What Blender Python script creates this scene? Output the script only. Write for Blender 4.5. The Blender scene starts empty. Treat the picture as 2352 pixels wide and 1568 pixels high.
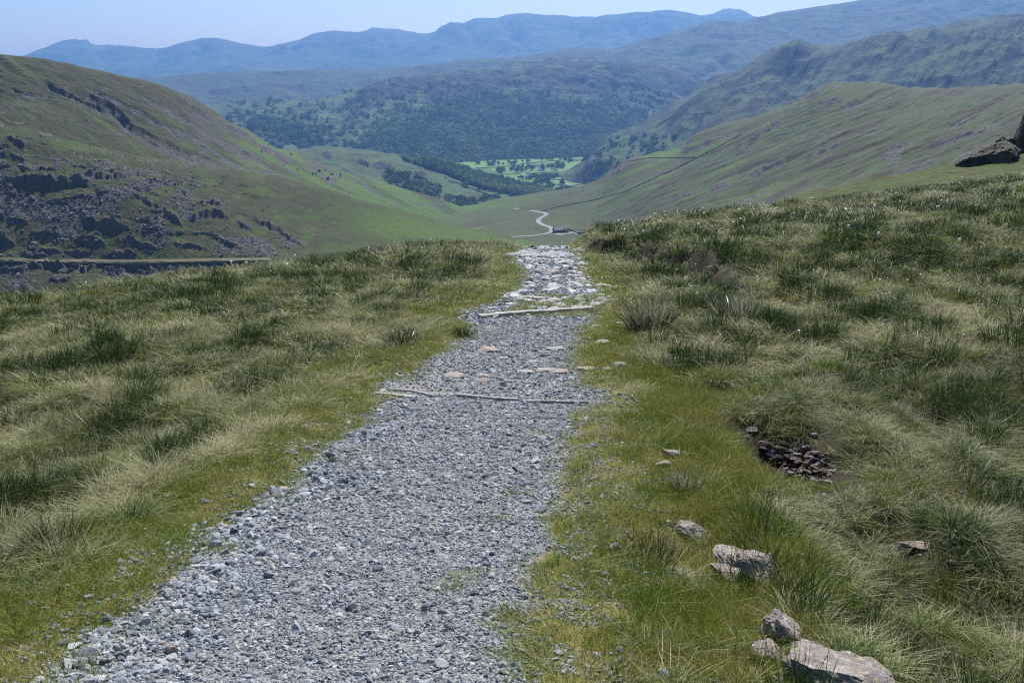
import bpy, math, random
import numpy as np
from mathutils import Vector, Matrix

# ------------------------------------------------------------------ scene, camera, light
sc = bpy.context.scene
col = sc.collection
R = math.radians
PITCH = R(15.5)
LENS = 35.0
cam_d = bpy.data.cameras.new('camera'); cam_d.lens = LENS; cam_d.sensor_width = 36
cam_d.clip_start = 0.05; cam_d.clip_end = 60000
cam = bpy.data.objects.new('camera', cam_d); col.objects.link(cam)
cam.location = (0, 0, 0); cam.rotation_euler = (R(90) - PITCH, 0, 0)
sc.camera = cam
SUN_EL, SUN_AZ = R(48), R(14)          # azimuth to the right of the view direction (+Y)
w = bpy.data.worlds.new('World'); sc.world = w; w.use_nodes = True
nt = w.node_tree; nt.nodes.clear()
sky = nt.nodes.new('ShaderNodeTexSky'); sky.sky_type = 'NISHITA'; sky.sun_disc = False
sky.sun_elevation = SUN_EL; sky.sun_rotation = SUN_AZ
sky.altitude = 500; sky.air_density = 1.0; sky.dust_density = 1.8; sky.ozone_density = 1.0
bg = nt.nodes.new('ShaderNodeBackground'); bg.inputs[1].default_value = 0.062
wo = nt.nodes.new('ShaderNodeOutputWorld')
nt.links.new(sky.outputs[0], bg.inputs[0]); nt.links.new(bg.outputs[0], wo.inputs[0])
sd = bpy.data.lights.new('sun', 'SUN'); sd.energy = 5.0; sd.angle = R(0.5); sd.color = (1.0, 0.95, 0.87)
sun = bpy.data.objects.new('sun', sd); col.objects.link(sun)
sdir = Vector((math.sin(SUN_AZ)*math.cos(SUN_EL), math.cos(SUN_AZ)*math.cos(SUN_EL), math.sin(SUN_EL)))
sun.rotation_euler = sdir.to_track_quat('Z', 'Y').to_euler()
sun.location = sdir*100
sc.view_settings.view_transform = 'Standard'; sc.view_settings.look = 'None'
sc.view_settings.exposure = 1.04; sc.view_settings.gamma = 1.0
sc.render.engine = 'CYCLES'
sc.cycles.use_denoising = False
sc.cycles.filter_width = 1.2
sc.cycles.max_bounces = 5; sc.cycles.diffuse_bounces = 2; sc.cycles.glossy_bounces = 2
sc.cycles.transmission_bounces = 3; sc.cycles.volume_bounces = 0
sc.cycles.use_adaptive_sampling = True; sc.cycles.adaptive_threshold = 0.012
HAZE_DENSITY = 7.2e-5

# ------------------------------------------------------------------ projection helpers (photo coordinates 2352 x 1568)
F = 1024*LENS/36.0
S = 1024/2352.0
cp, sp = math.cos(PITCH), math.sin(PITCH)
def ray(U, V):
    a = (np.asarray(U, float)*S - 512)/F; b = (341 - np.asarray(V, float)*S)/F
    return a, cp + b*sp, -sp + b*cp
def pt(U, V, Y):
    a, y, z = ray(U, V)
    k = np.asarray(Y, float)/y
    return a*k, y*k, z*k
def proj(x, y, z):
    d = np.maximum(y*cp - z*sp, 1e-3); u = y*sp + z*cp
    return (512 + F*x/d)/S, (341 - F*u/d)/S

# ------------------------------------------------------------------ noise
rs = np.random.RandomState(7)
_P = rs.permutation(1024); _A = rs.rand(1024)*2*np.pi
_GX, _GY = np.cos(_A), np.sin(_A)
def gnoise(x, y, seed=0):
    x = np.asarray(x, float) + seed*17.31; y = np.asarray(y, float) - seed*9.77
    xi = np.floor(x).astype(np.int64); yi = np.floor(y).astype(np.int64)
    xf = x - xi; yf = y - yi
    def g(ix, iy, dx, dy):
        h = _P[(_P[ix & 1023] + iy) & 1023]
        return _GX[h]*dx + _GY[h]*dy
    u = xf*xf*xf*(xf*(xf*6 - 15) + 10); v = yf*yf*yf*(yf*(yf*6 - 15) + 10)
    a = g(xi, yi, xf, yf); b = g(xi+1, yi, xf-1, yf); c = g(xi, yi+1, xf, yf-1); d = g(xi+1, yi+1, xf-1, yf-1)
    return 1.5*((a + u*(b-a)) + v*((c + u*(d-c)) - (a + u*(b-a))))
def fbm(x, y, o=5, seed=0, gain=.5, lac=2.03):
    s = 0; a = 1; n = 0
    for i in range(o):
        s = s + a*gnoise(x, y, seed+i); n += a; a *= gain; x = x*lac; y = y*lac
    return s/n
def ridged(x, y, o=5, seed=0, gain=.5):
    s = 0; a = 1; n = 0
    for i in range(o):
        s = s + a*(1 - 2*np.abs(gnoise(x, y, seed+i))); n += a; a *= gain; x = x*2.07; y = y*2.07
    return s/n
def sst(a, b, x):
    t = np.clip((x-a)/(b-a), 0, 1); return t*t*(3-2*t)
def inpoly(poly, U, V):
    U = np.asarray(U); V = np.asarray(V); r = np.zeros(U.shape, bool)
    n = len(poly); j = n-1
    for i in range(n):
        xi, yi = poly[i]; xj, yj = poly[j]
        if yi != yj:
            c = ((yi > V) != (yj > V)) & (U < (xj-xi)*(V-yi)/(yj-yi) + xi)
            r ^= c
        j = i
    return r
def linedist(pts, U, V):
    best = np.full(np.shape(U), 1e9); side = np.zeros(np.shape(U)); along = np.zeros(np.shape(U)); n = len(pts)-1
    for i in range(n):
        ax, ay = pts[i]; bx, by = pts[i+1]; dx, dy = bx-ax, by-ay; L = dx*dx + dy*dy
        t = np.clip(((U-ax)*dx + (V-ay)*dy)/L, 0, 1)
        ex = U - ax - t*dx; ey = V - ay - t*dy
        d = np.hypot(ex, ey); s = np.sign(dx*ey - dy*ex)
        m = d < best
        best = np.where(m, d, best); side = np.where(m, s, side); along = np.where(m, (i+t)/n, along)
    return best, side, along
def cubic(xs, ys, x):
    xs = np.asarray(xs, float); ys = np.asarray(ys, float)
    h = np.diff(xs); d = np.diff(ys)/h
    m = np.zeros(len(xs)); m[0] = d[0]; m[-1] = d[-1]
    for i in range(1, len(xs)-1):
        if d[i-1]*d[i] > 0:
            w1 = 2*h[i]+h[i-1]; w2 = h[i]+2*h[i-1]; m[i] = (w1+w2)/(w1/d[i-1]+w2/d[i])
    i = np.clip(np.searchsorted(xs, x)-1, 0, len(xs)-2); t = np.clip((x-xs[i])/h[i], 0, 1)
    return ((2*t**3-3*t**2+1)*ys[i] + (t**3-2*t**2+t)*h[i]*m[i] + (-2*t**3+3*t**2)*ys[i+1] + (t**3-t**2)*h[i]*m[i+1])

# ------------------------------------------------------------------ object helpers
def tag(o, label=None, cat=None, group=None, kind=None):
    if label: o['label'] = label
    if cat: o['category'] = cat
    if group: o['group'] = group
    if kind: o['kind'] = kind
    return o
def mesh_np(name, co, faces, mat=None, attrs=None, smooth=True, link=True, parent=None):
    """co (N,3); faces: (M,k) array or list of such arrays"""
    me = bpy.data.meshes.new(name)
    fl = faces if isinstance(faces, list) else [faces]
    co = np.asarray(co, np.float32)
    me.vertices.add(len(co)); me.vertices.foreach_set('co', co.ravel())
    tot = np.concatenate([np.full(len(f), f.shape[1], np.int32) for f in fl])
    idx = np.concatenate([f.ravel() for f in fl]).astype(np.int32)
    me.loops.add(len(idx)); me.loops.foreach_set('vertex_index', idx)
    me.polygons.add(len(tot))
    st = np.concatenate([[0], np.cumsum(tot)[:-1]]).astype(np.int32)
    me.polygons.foreach_set('loop_start', st)
    me.update(calc_edges=True)
    me.polygons.foreach_set('use_smooth', np.full(len(tot), smooth))
    for k, v in (attrs or {}).items():
        a = me.attributes.new(k, 'FLOAT', 'POINT'); a.data.foreach_set('value', np.asarray(v, np.float32).ravel())
    me.validate()
    if mat: me.materials.append(mat)
    o = bpy.data.objects.new(name, me)
    if link: col.objects.link(o)
    if parent: o.parent = parent
    return o
def grid_faces(nr, nc):
    i = np.arange(nr-1)[:, None]*nc + np.arange(nc-1)[None, :]
    return np.stack([i, i+1, i+1+nc, i+nc], -1).reshape(-1, 4)
def empty(name, loc=(0, 0, 0)):
    o = bpy.data.objects.new(name, None); o.location = loc; o.empty_display_size = .2; col.objects.link(o); return o

# ------------------------------------------------------------------ material helpers
class NT:
    def __init__(s, name):
        s.m = bpy.data.materials.new(name); s.m.use_nodes = True
        s.t = s.m.node_tree; s.t.nodes.clear(); s.out = s.n('ShaderNodeOutputMaterial')
    def n(s, typ, **kw):
        x = s.t.nodes.new(typ)
        for k, v in kw.items(): setattr(x, k, v)
        return x
    def l(s, a, b): s.t.links.new(a, b)
    def setin(s, node, k, v):
        if v is None: return
        if isinstance(v, (int, float)): node.inputs[k].default_value = v
        elif isinstance(v, tuple): node.inputs[k].default_value = v if len(v) != 3 or node.inputs[k].type != 'RGBA' else (*v, 1)
        else: s.l(v, node.inputs[k])
    def pos(s):
        if not hasattr(s, '_p'): s._p = s.n('ShaderNodeNewGeometry').outputs['Position']
        return s._p
    def vscale(s, vec, sc_):
        m = s.n('ShaderNodeVectorMath', operation='MULTIPLY'); s.setin(m, 0, vec)
        m.inputs[1].default_value = sc_ if isinstance(sc_, tuple) else (sc_,)*3
        return m.outputs[0]
    def noise(s, scale, detail=4, rough=.55, vec=None, dist=0):
        x = s.n('ShaderNodeTexNoise'); s.l(vec or s.pos(), x.inputs['Vector'])
        x.inputs['Scale'].default_value = scale; x.inputs['Detail'].default_value = detail
        x.inputs['Roughness'].default_value = rough; x.inputs['Distortion'].default_value = dist
        return x.outputs['Fac']
    def voro(s, scale, vec=None, feature='F1', out='Distance', rnd=1):
        x = s.n('ShaderNodeTexVoronoi', feature=feature); s.l(vec or s.pos(), x.inputs['Vector'])
        x.inputs['Scale'].default_value = scale; x.inputs['Randomness'].default_value = rnd
        return x.outputs[out]
    def ramp(s, fac, stops, interp='LINEAR'):
        r = s.n('ShaderNodeValToRGB'); s.l(fac, r.inputs[0]); r.color_ramp.interpolation = interp
        e = r.color_ramp.elements
        while len(e) < len(stops): e.new(.5)
        for k, (p, c) in enumerate(stops):
            e[k].position = p; e[k].color = (*c, 1) if isinstance(c, tuple) else (c, c, c, 1)
        return r.outputs[0]
    def mix(s, f, a, b, mode='MIX'):
        m = s.n('ShaderNodeMix', data_type='RGBA', blend_type=mode)
        s.setin(m, 0, f)
        for k, v in ((6, a), (7, b)):
            if isinstance(v, tuple): m.inputs[k].default_value = (*v, 1)
            else: s.l(v, m.inputs[k])
        return m.outputs[2]
    def math(s, op, a, b=None, c=None, clamp=False):
        m = s.n('ShaderNodeMath', operation=op, use_clamp=clamp); s.setin(m, 0, a); s.setin(m, 1, b); s.setin(m, 2, c)
        return m.outputs[0]
    def attr(s, name, inst=False):
        a = s.n('ShaderNodeAttribute', attribute_name=name)
        if inst: a.attribute_type = 'INSTANCER'
        return a.outputs['Fac']
    def bump(s, h, strength=.5, dist=.1, nrm=None):
        b = s.n('ShaderNodeBump'); s.l(h, b.inputs['Height']); b.inputs['Strength'].default_value = strength
        b.inputs['Distance'].default_value = dist
        if nrm: s.l(nrm, b.inputs['Normal'])
        return b.outputs[0]
    def principled(s, color, rough=.8, normal=None, spec=.3):
        p = s.n('ShaderNodeBsdfPrincipled'); s.setin(p, 'Base Color', color); s.setin(p, 'Roughness', rough)
        p.inputs['Specular IOR Level'].default_value = spec
        if normal: s.l(normal, p.inputs['Normal'])
        return p.outputs[0]
    def done(s, sh): s.l(sh, s.out.inputs[0]); return s.m

def hill_mat(name, cs, k=1.0, scale=1.0, bumpm=1.0):
    """moorland: cs = dict of colours; attributes rock, scree, heath, lush, wood, streak"""
    t = NT(name)
    g1 = t.noise(.012*scale, 5, .6); g2 = t.noise(.07*scale, 5, .65); g3 = t.noise(.5*scale, 4, .7)
    base = t.mix(t.ramp(g1, [(.38, 0.0), (.62, 1.0)]), cs['a'], cs['b'])
    base = t.mix(t.ramp(g2, [(.42, 0.0), (.6, 1.0)]), base, cs['c'])
    base = t.mix(t.ramp(g3, [(.5, 0.0), (.75, .55)]), base, cs['d'])
    base = t.mix(t.math('MULTIPLY', t.attr('lush'), .85), base, cs['lush'])
    hn = t.math('MULTIPLY', t.attr('heath'), t.ramp(t.noise(.05*scale, 6, .7), [(.3, .35), (.6, 1.0)]))
    base = t.mix(hn, base, cs['heath'])
    base = t.mix(t.math('MULTIPLY', t.attr('wood'), .85), base, (.02, .034, .014))
    vd = t.voro(.55*scale, out='Color'); bw = t.n('ShaderNodeRGBToBW'); t.l(vd, bw.inputs[0])
    scol = t.ramp(bw.outputs[0], [(.15, tuple(c*.45 for c in cs['scree'])), (.55, cs['scree']), (.9, tuple(c*1.7 for c in cs['scree']))])
    base = t.mix(t.ramp(t.math('ADD', t.attr('scree'), t.math('MULTIPLY', t.math('SUBTRACT', g2, .5), 1.2)), [(.4, 0.0), (.6, 1.0)]), base, scol)
    # steep ground shows rock
    nz = t.n('ShaderNodeSeparateXYZ'); gn = t.n('ShaderNodeNewGeometry'); t.l(gn.outputs['Normal'], nz.inputs[0])
    steep = t.ramp(t.math('ADD', nz.outputs[2], t.math('MULTIPLY', t.math('SUBTRACT', g3, .5), .25)), [(cs.get('s0', .55), 1.0), (cs.get('s1', .7), 0.0)])
    rcol = t.ramp(t.noise(.3*scale, 6, .75), [(.3, tuple(c*.5 for c in cs['rock'])), (.7, tuple(c*1.5 for c in cs['rock']))])
    rk = t.math('MAXIMUM', steep, t.ramp(t.math('ADD', t.attr('rock'), t.math('MULTIPLY', t.math('SUBTRACT', g3, .5), 1.0)), [(.4, 0.0), (.6, 1.0)]))
    base = t.mix(rk, base, rcol)
    h = t.math('ADD', t.math('MULTIPLY', t.noise(.35*scale, 6, .7), 3.0), t.math('MULTIPLY', vd if False else t.voro(.55*scale), t.math('MULTIPLY', t.attr('scree'), 1.2)))
    nb = t.bump(h, .55*bumpm, 1.0/scale)
    return t.done(t.principled(base, .95, nb, .1))

HC = dict(a=(.042, .047, .018), b=(.029, .041, .012), c=(.049, .045, .022), d=(.072, .070, .038),
          lush=(.062, .11, .016), heath=(.040, .028, .018), scree=(.080, .074, .075), rock=(.066, .060, .057))
HF = dict(HC, rock=(.03, .03, .032)); HF.update(a=(.042, .054, .024), b=(.034, .054, .020), c=(.044, .044, .026), d=(.08, .088, .045), heath=(.016, .013, .016), lush=(.06, .105, .03), s0=.62, s1=.8)
M_left = hill_mat('left_hill_moor', dict(HC, rock=(.075, .070, .067), scree=(.070, .066, .067), s0=.48, s1=.64), bumpm=1.5)
M_right = hill_mat('right_hill_moor', dict(HC, a=(.046, .064, .024), b=(.040, .064, .020), c=(.058, .056, .028)))
M_valley = hill_mat('valley_moor', dict(HC, s0=.3, s1=.4))
M_mid = hill_mat('mid_hill_moor', dict(HF, b=(.05, .085, .03)), scale=.6)
M_cent = hill_mat('central_hill_moor', dict(HF, d=(.10, .115, .055), lush=(.07, .125, .036), s0=.68, s1=.82), scale=.4, bumpm=1.0)
M_farr = hill_mat('right_fell_moor', dict(HF, a=(.044, .062, .026), b=(.04, .066, .024), d=(.10, .11, .06), heath=(.010, .011, .015), rock=(.018, .019, .023), s0=.72, s1=.86), scale=.3, bumpm=1.0)
M_farm = hill_mat('far_fell_moor', dict(HF, s0=.4, s1=.55), scale=.12, bumpm=.5)

# ------------------------------------------------------------------ terrain layers
LAYERS = {}
def layer(name, lines, U0, U1, nu, rows, disp, mat, masks=None, label=None):
    U = np.linspace(U0, U1, nu)
    K = []
    for ln in lines:
        ln = sorted(ln); us = [p[0] for p in ln]
        v = cubic(us, [p[1] for p in ln], U); y = cubic(us, [p[2] for p in ln], U)
        # clamp outside
        K.append(np.stack(pt(U, v, y)[:2] + (pt(U, v, y)[2],), -1))
    K = np.array(K)                      # (nk, nu, 3)
    # behind the last line: fall away
    last = K[-1]; r = np.hypot(last[:, 0], last[:, 1])
    dr = float(np.median(last[:, 1]))*.10
    for f, dz in ((1.0, .10), (2.6, .45)):
        K = np.concatenate([K, (last*np.array([1, 1, 0]) * (1 + f*dr/last[:, 1:2]) + np.stack([0*r, 0*r, last[:, 2] - dr*f*dz*1.2], -1))[None]])
    rows = rows + [max(20, rows[-1]//4), 16]
    tt = np.concatenate([k + np.arange(n)/n for k, n in enumerate(rows)] + [[len(rows)]])
    nk = len(K); ks = np.arange(nk)
    # monotone cubic in t, vectorised over columns
    d = np.diff(K, axis=0); m = np.zeros_like(K); m[0] = d[0]; m[-1] = d[-1]
    prod = d[:-1]*d[1:]
    with np.errstate(divide='ignore', invalid='ignore'):
        hm = 2*prod/(d[:-1]+d[1:])
    m[1:-1] = np.where(prod > 0, hm, 0)
    i = np.clip(tt.astype(int), 0, nk-2); t = (tt-i)[:, None, None]
    P = (2*t**3-3*t**2+1)*K[i] + (t**3-2*t**2+t)*m[i] + (-2*t**3+3*t**2)*K[i+1] + (t**3-t**2)*m[i+1]
    X, Y, Z = P[..., 0], P[..., 1], P[..., 2]
    UU, VV = proj(X, Y, Z)
    T = np.repeat(tt[:, None], nu, 1)
    ncrest = len(lines)-1
    at = {k_: np.zeros_like(X) for k_ in ('rock', 'scree', 'heath', 'lush', 'wood')}
    dz, at2 = disp(X, Y, Z, UU, VV, T, ncrest, at)
    Z = Z + dz
    o = mesh_np(name, np.stack([X, Y, Z], -1).reshape(-1, 3), grid_faces(len(tt), nu), mat, {k_: np.clip(v, 0, 1) for k_, v in at2.items()})
    tag(o, label, None, None, 'structure')
    LAYERS[name] = o
    return o
def crestfade(T, nc, lo=.35, w=.5):
    return lo + (1-lo)*np.clip(np.abs(T-nc)/w, 0, 1)
def gash(U, V, pts, wd, jag=6):
    d, s, a = linedist(pts, U + jag*fbm(U/40, V/40, 3, 31), V + jag*fbm(U/40, V/40, 3, 37))
    ends = sst(0, .12, a)*sst(1, .88, a)
    return np.clip(1 - d/wd, 0, 1)*ends
def crag(U, V, Y, u0, v0, a, h, back, at, slope=0.0, rockk=1.0, seed=0):
    """a rock step: top edge at v0(+slope*du), half width a px, h metres of cliff, back = px over which it rises from behind"""
    du = (U-u0)/a
    win = np.clip(1-du*du, 0, 1)**.6; win = win*(.62 + .38*sst(-.3, .2, fbm(U/26, V/40, 2, 58+seed)))
    jag = 3.5*fbm(U/10, V*0, 3, 50+seed) + 8*fbm(U/34, V*0, 2, 60+seed) + 3*fbm(U/14, V/14, 2, 66+seed)
    e = V - (v0 + slope*(U-u0)) + jag
    up = np.clip(1 + e/back, 0, 1)**1.4
    fp = 4.5
    dn = np.clip(1 - e/fp, 0, 1)
    w = np.where(e < 0, up, dn)*win
    at['rock'] = np.maximum(at['rock'], rockk*win*sst(-7, -1, e)*sst(fp+5, fp+1, e)*1.1)
    return h*w

# ---- left hill, near (crags, scree and the terrace) ----
TRAM = [(-500, 590), (0, 597), (150, 600), (300, 602), (450, 599), (640, 596), (900, 600), (1400, 640)]
def disp_near(X, Y, Z, U, V, T, nc, at):
    n = fbm(X/60, Y/60, 6, 1)*4.5 + ridged(X/22, Y/22, 4, 3)*1.0 + fbm(X/6, Y/6, 3, 5)*.45
    rough = sst(760, 350, U + .5*(V-450))           # craggy on the left, smooth on the right
    crk = fbm(U/70, V/28, 4, 11); 
    z = n*(.35 + .9*rough)
    for a in ((110, 425, 105, 9, 40, .03), (230, 412, 60, 6, 30, -.1), (300, 405, 40, 4, 20, -.1), (45, 335, 30, 5, 20, .3), (45, 368, 22, 4, 20, .2),
              (375, 423, 38, 3.5, 14, .05), (490, 470, 34, 4, 14, .1), (482, 500, 48, 9, 26, .03), (340, 470, 34, 4, 18, .4), (400, 505, 22, 5, 20, .8),
              (250, 520, 50, 7, 26, .25), (215, 555, 32, 4, 20, .2), (40, 508, 26, 5, 20, .1), (10, 552, 26, 6, 20, .2), (100, 535, 30, 4, 20, 0),
              (330, 560, 40, 4, 16, .3), (440, 570, 40, 3.5, 16, .1), (520, 560, 40, 4, 16, .5), (620, 520, 36, 5, 20, .4), (665, 545, 30, 4, 18, .5), (560, 520, 20, 4, 18, .6),
              (330, 440, 26, 3, 14, .2), (160, 455, 60, 3, 20, 0), (420, 440, 20, 3, 14, .6), (250, 380, 60, 2.5, 16, .2), (150, 372, 50, 2, 16, .2), (340, 395, 60, 2.5, 14, .1),
              (440, 383, 25, 2.5, 10, .1), (110, 575, 36, 4, 20, 0), (180, 580, 40, 3.5, 16, .05), (285, 585, 30, 4, 16, 0), (-60, 460, 40, 5, 30, .1), (-90, 540, 50, 6, 30, 0),
              (30, 625, 40, 9, 16, 0), (125, 610, 26, 13, 16, .05), (75, 618, 26, 9, 14, 0), (190, 612, 32, 10, 14, 0), (260, 612, 30, 8, 14, 0), (330, 612, 36, 7, 12, .1), (400, 608, 30, 5, 10, .1), (-60, 620, 50, 9, 14, 0)):
        z += crag(U, V, Y, a[0], a[1], a[2], a[3]*(.45 if a[1] > 600 else .75), a[4], at, slope=a[5], seed=int(a[0]) % 19, rockk=.8)
    # random small outcrops
    oc = sst(.22, .34, crk)*rough*sst(660, 330, np.abs(V-470)*2)
    z += oc*1.6*(1+fbm(X/4, Y/4, 3, 9))
    at['rock'] = np.maximum(at['rock'], oc*.75)
    # scree fans
    def fan(poly, k=1.0):
        jx = 16*fbm(U/26, V/26, 4, 71); jy = 12*fbm(U/26, V/26, 4, 75)
        m = inpoly(poly, U+jx, V+jy)
        at['scree'] = np.maximum(at['scree'], m*k)
    fan([(-400, 380), (20, 380), (30, 430), (90, 462), (200, 455), (300, 425), (390, 405), (400, 425), (290, 462), (225, 490), (170, 545), (110, 560), (90, 500), (-20, 500), (-400, 560)], .7)
    fan([(320, 515), (370, 500), (395, 560), (330, 580)], .55); fan([(500, 545), (620, 545), (640, 590), (480, 590)], .55)
    fan([(400, 440), (450, 430), (440, 510), (410, 500)], .5); fan([(-400, 610), (70, 610), (60, 700), (-400, 720)], .5); fan([(230, 612), (300, 612), (320, 700), (240, 700)], .5); fan([(440, 606), (640, 603), (640, 640), (440, 650)], .5); fan([(590, 470), (640, 540), (700, 560), (650, 575)], .4)
    sp = fbm(U/18, V/9, 3, 81); at['scree'] = np.maximum(at['scree'], rough*sst(.18, .4, sp)*.7*(V > 330))
    # lush right-hand edge
    at['lush'] = sst(60, 5, np.abs(V - (520 + (U-900)*.18) + 10*fbm(U/60, V/60, 3, 4)))*sst(700, 900, U)*.9
    at['lush'] = np.maximum(at['lush'], sst(-.05, .35, fbm(U/60, V/26, 4, 15))*.45)
    at['heath'] = sst(.1, .45, fbm(U/80, V/30, 4, 22))*.35
    # the terrace
    d, s, a = linedist(TRAM, U, V)
    zl = np.interp(U, [p[0] for p in TRAM], [p[1] for p in TRAM])
    e = V - zl                                            # >0 below the terrace
    zt = pt(U, zl, Y)[2]
    tgt = zt - Z
    m = sst(7, 3.5, np.abs(e + 1.5))*(U > -600)*(U < 900)
    z = z*(1-m) + m*(tgt*0 + (-.02)*(Y-Y) + np.clip(e, -4, 4)*.12*(-1)*0 + .5*m)
    at['rock'] *= (1-m); at['scree'] *= (1-m); at['heath'] *= (1-m)
    at['lush'] = np.maximum(at['lush'], m*.35)
    drop = sst(2.5, 5.5, e)*sst(40, 8, e)*(U < 900)
    z -= drop*(1.0 + 2.2*sst(-.1, .3, fbm(U/30, V*0, 3, 87)))
    at['rock'] = np.maximum(at['rock'], sst(2.5, 5, e)*sst(12, 7, e)*(U < 760)*(.15+1.2*fbm(U/20, V/8, 2, 3)))
    return z*crestfade(T, nc, .3, .4)*sst(0, .05, T), at
layer('left_hillside', [
    [(-500, 900, 470), (1500, 900, 470)],
    [(-500, 660, 575), (0, 662, 575), (640, 650, 610), (1000, 650, 660), (1500, 700, 680)],
    [(-500, 590, 602), (0, 597, 600), (300, 602, 612), (640, 596, 640), (900, 600, 690), (1200, 612, 720), (1500, 660, 720)],
    [(-500, 440, 640), (0, 450, 650), (250, 440, 665), (450, 450, 700), (600, 475, 735), (800, 520, 775), (1000, 556, 800), (1190, 585, 810), (1500, 650, 810)],
    [(-500, 270, 740), (0, 290, 740), (200, 335, 755), (400, 378, 780), (600, 405, 815), (750, 440, 845), (850, 470, 870), (950, 498, 900), (1060, 526, 930), (1190, 556, 950), (1300, 590, 950), (1500, 650, 950)]],
    -450, 1400, 950, [30, 70, 190, 190], disp_near, M_left)
# ---- left hill, upper ----
GUL = [([(95, 190), (150, 220), (190, 240), (240, 258), (290, 272)], 8, 6), ([(150, 205), (235, 232), (270, 262), (300, 290), (345, 318), (420, 348), (448, 362)], 10, 8),
       ([(190, 195), (260, 225), (330, 262), (400, 300), (470, 335), (560, 392)], 5, 3), ([(300, 205), (420, 270), (520, 330), (640, 400), (740, 450)], 4, 2.5),
       ([(20, 200), (80, 225), (130, 232)], 5, 2.5), ([(430, 345), (520, 390), (545, 408)], 5, 3), ([(560, 380), (650, 420), (760, 465), (820, 500)], 6, 3)]
def disp_far(X, Y, Z, U, V, T, nc, at):
    # down-slope direction runs to the lower right
    q = (V - .52*U)
    z = fbm(X/90, Y/90, 6, 2)*7 + ridged(q/26, (U+V)/240, 4, 8)*2.0 + fbm(X/9, Y/9, 3, 5)*.6
    for pts, wd, dp in GUL:
        g = gash(U, V, pts, wd); z -= dp*g**.8
        gg = gash(U, V - wd*.5, pts, wd*.8)
        at['rock'] = np.maximum(at['rock'], sst(.15, .5, g)*.95)
        at['scree'] = np.maximum(at['scree'], sst(.1, .6, gash(U, V-9, pts, wd*1.5))*.55)
    sk = np.interp(U, [0, 410, 440, 520, 580, 640, 760], [130, 215, 228, 275, 311, 345, 386])
    e = V - sk
    z += crag(U, V, Y, 455, 262, 45, 6, 16, at, slope=.6, seed=1) + crag(U, V, Y, 430, 232, 26, 4, 12, at, slope=.3, seed=3)
    z += crag(U, V, Y, 545, 303, 50, 7, 16, at, slope=.55, seed=2) + crag(U, V, Y, 640, 358, 50, 6, 12, at, slope=.5, seed=5) + crag(U, V, Y, 730, 396, 50, 4, 12, at, slope=.5, seed=6)
    at['scree'] = np.maximum(at['scree'], sst(.1, .35, fbm(q/16, U/160, 4, 51))*sst(330, 430, U)*.75*sst(980, 800, U))
    sbands = sst(10, 3, np.abs(V - (440 + (U-700)*.47)) - 7*fbm(U/60, V/60, 2, 4))*sst(560, 640, U)*sst(830, 760, U)
    at['scree'] = np.maximum(at['scree'], sbands*.9)
    at['lush'] = sst(-.35, .1, fbm(q/22, U/200, 4, 61))*sst(440, 620, U)*1.0
    at['lush'] = np.maximum(at['lush'], .4*sst(.05, .4, fbm(q/40, U/120, 3, 44)))
    at['heath'] = sst(.0, .4, fbm(q/30, U/150, 4, 62))*.45*sst(600, 400, U)
    oc = sst(.25, .38, fbm(U/45, V/14, 4, 91))*.6
    z += oc*1.5; at['rock'] = np.maximum(at['rock'], oc*.9)
    return z*crestfade(T, nc, .25, .35)*sst(0, .3, T), at
layer('left_fell', [
    [(-500, 330, 700), (0, 350, 705), (200, 395, 720), (400, 430, 750), (600, 460, 800), (750, 500, 850), (900, 550, 1000), (1060, 580, 1200), (1190, 590, 1300), (1400, 600, 1300)],
    [(-500, 215, 840), (0, 235, 840), (200, 270, 860), (400, 330, 900), (520, 370, 980), (700, 425, 1100), (850, 465, 1250), (1000, 505, 1400), (1190, 545, 1450), (1400, 560, 1450)],
    [(-500, 90, 1000), (-200, 108, 985), (0, 124, 980), (60, 130, 985), (150, 147, 990), (230, 163, 1000), (300, 179, 1020), (360, 194, 1040), (410, 213, 1080), (440, 224, 1100), (470, 243, 1150), (520, 278, 1220), (580, 311, 1300), (640, 345, 1380), (700, 362, 1430), (760, 388, 1500), (850, 415, 1560), (950, 445, 1600), (1050, 478, 1620), (1190, 520, 1620), (1400, 560, 1620)]],
    -450, 1350, 900, [120, 260], disp_far, M_left)

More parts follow.
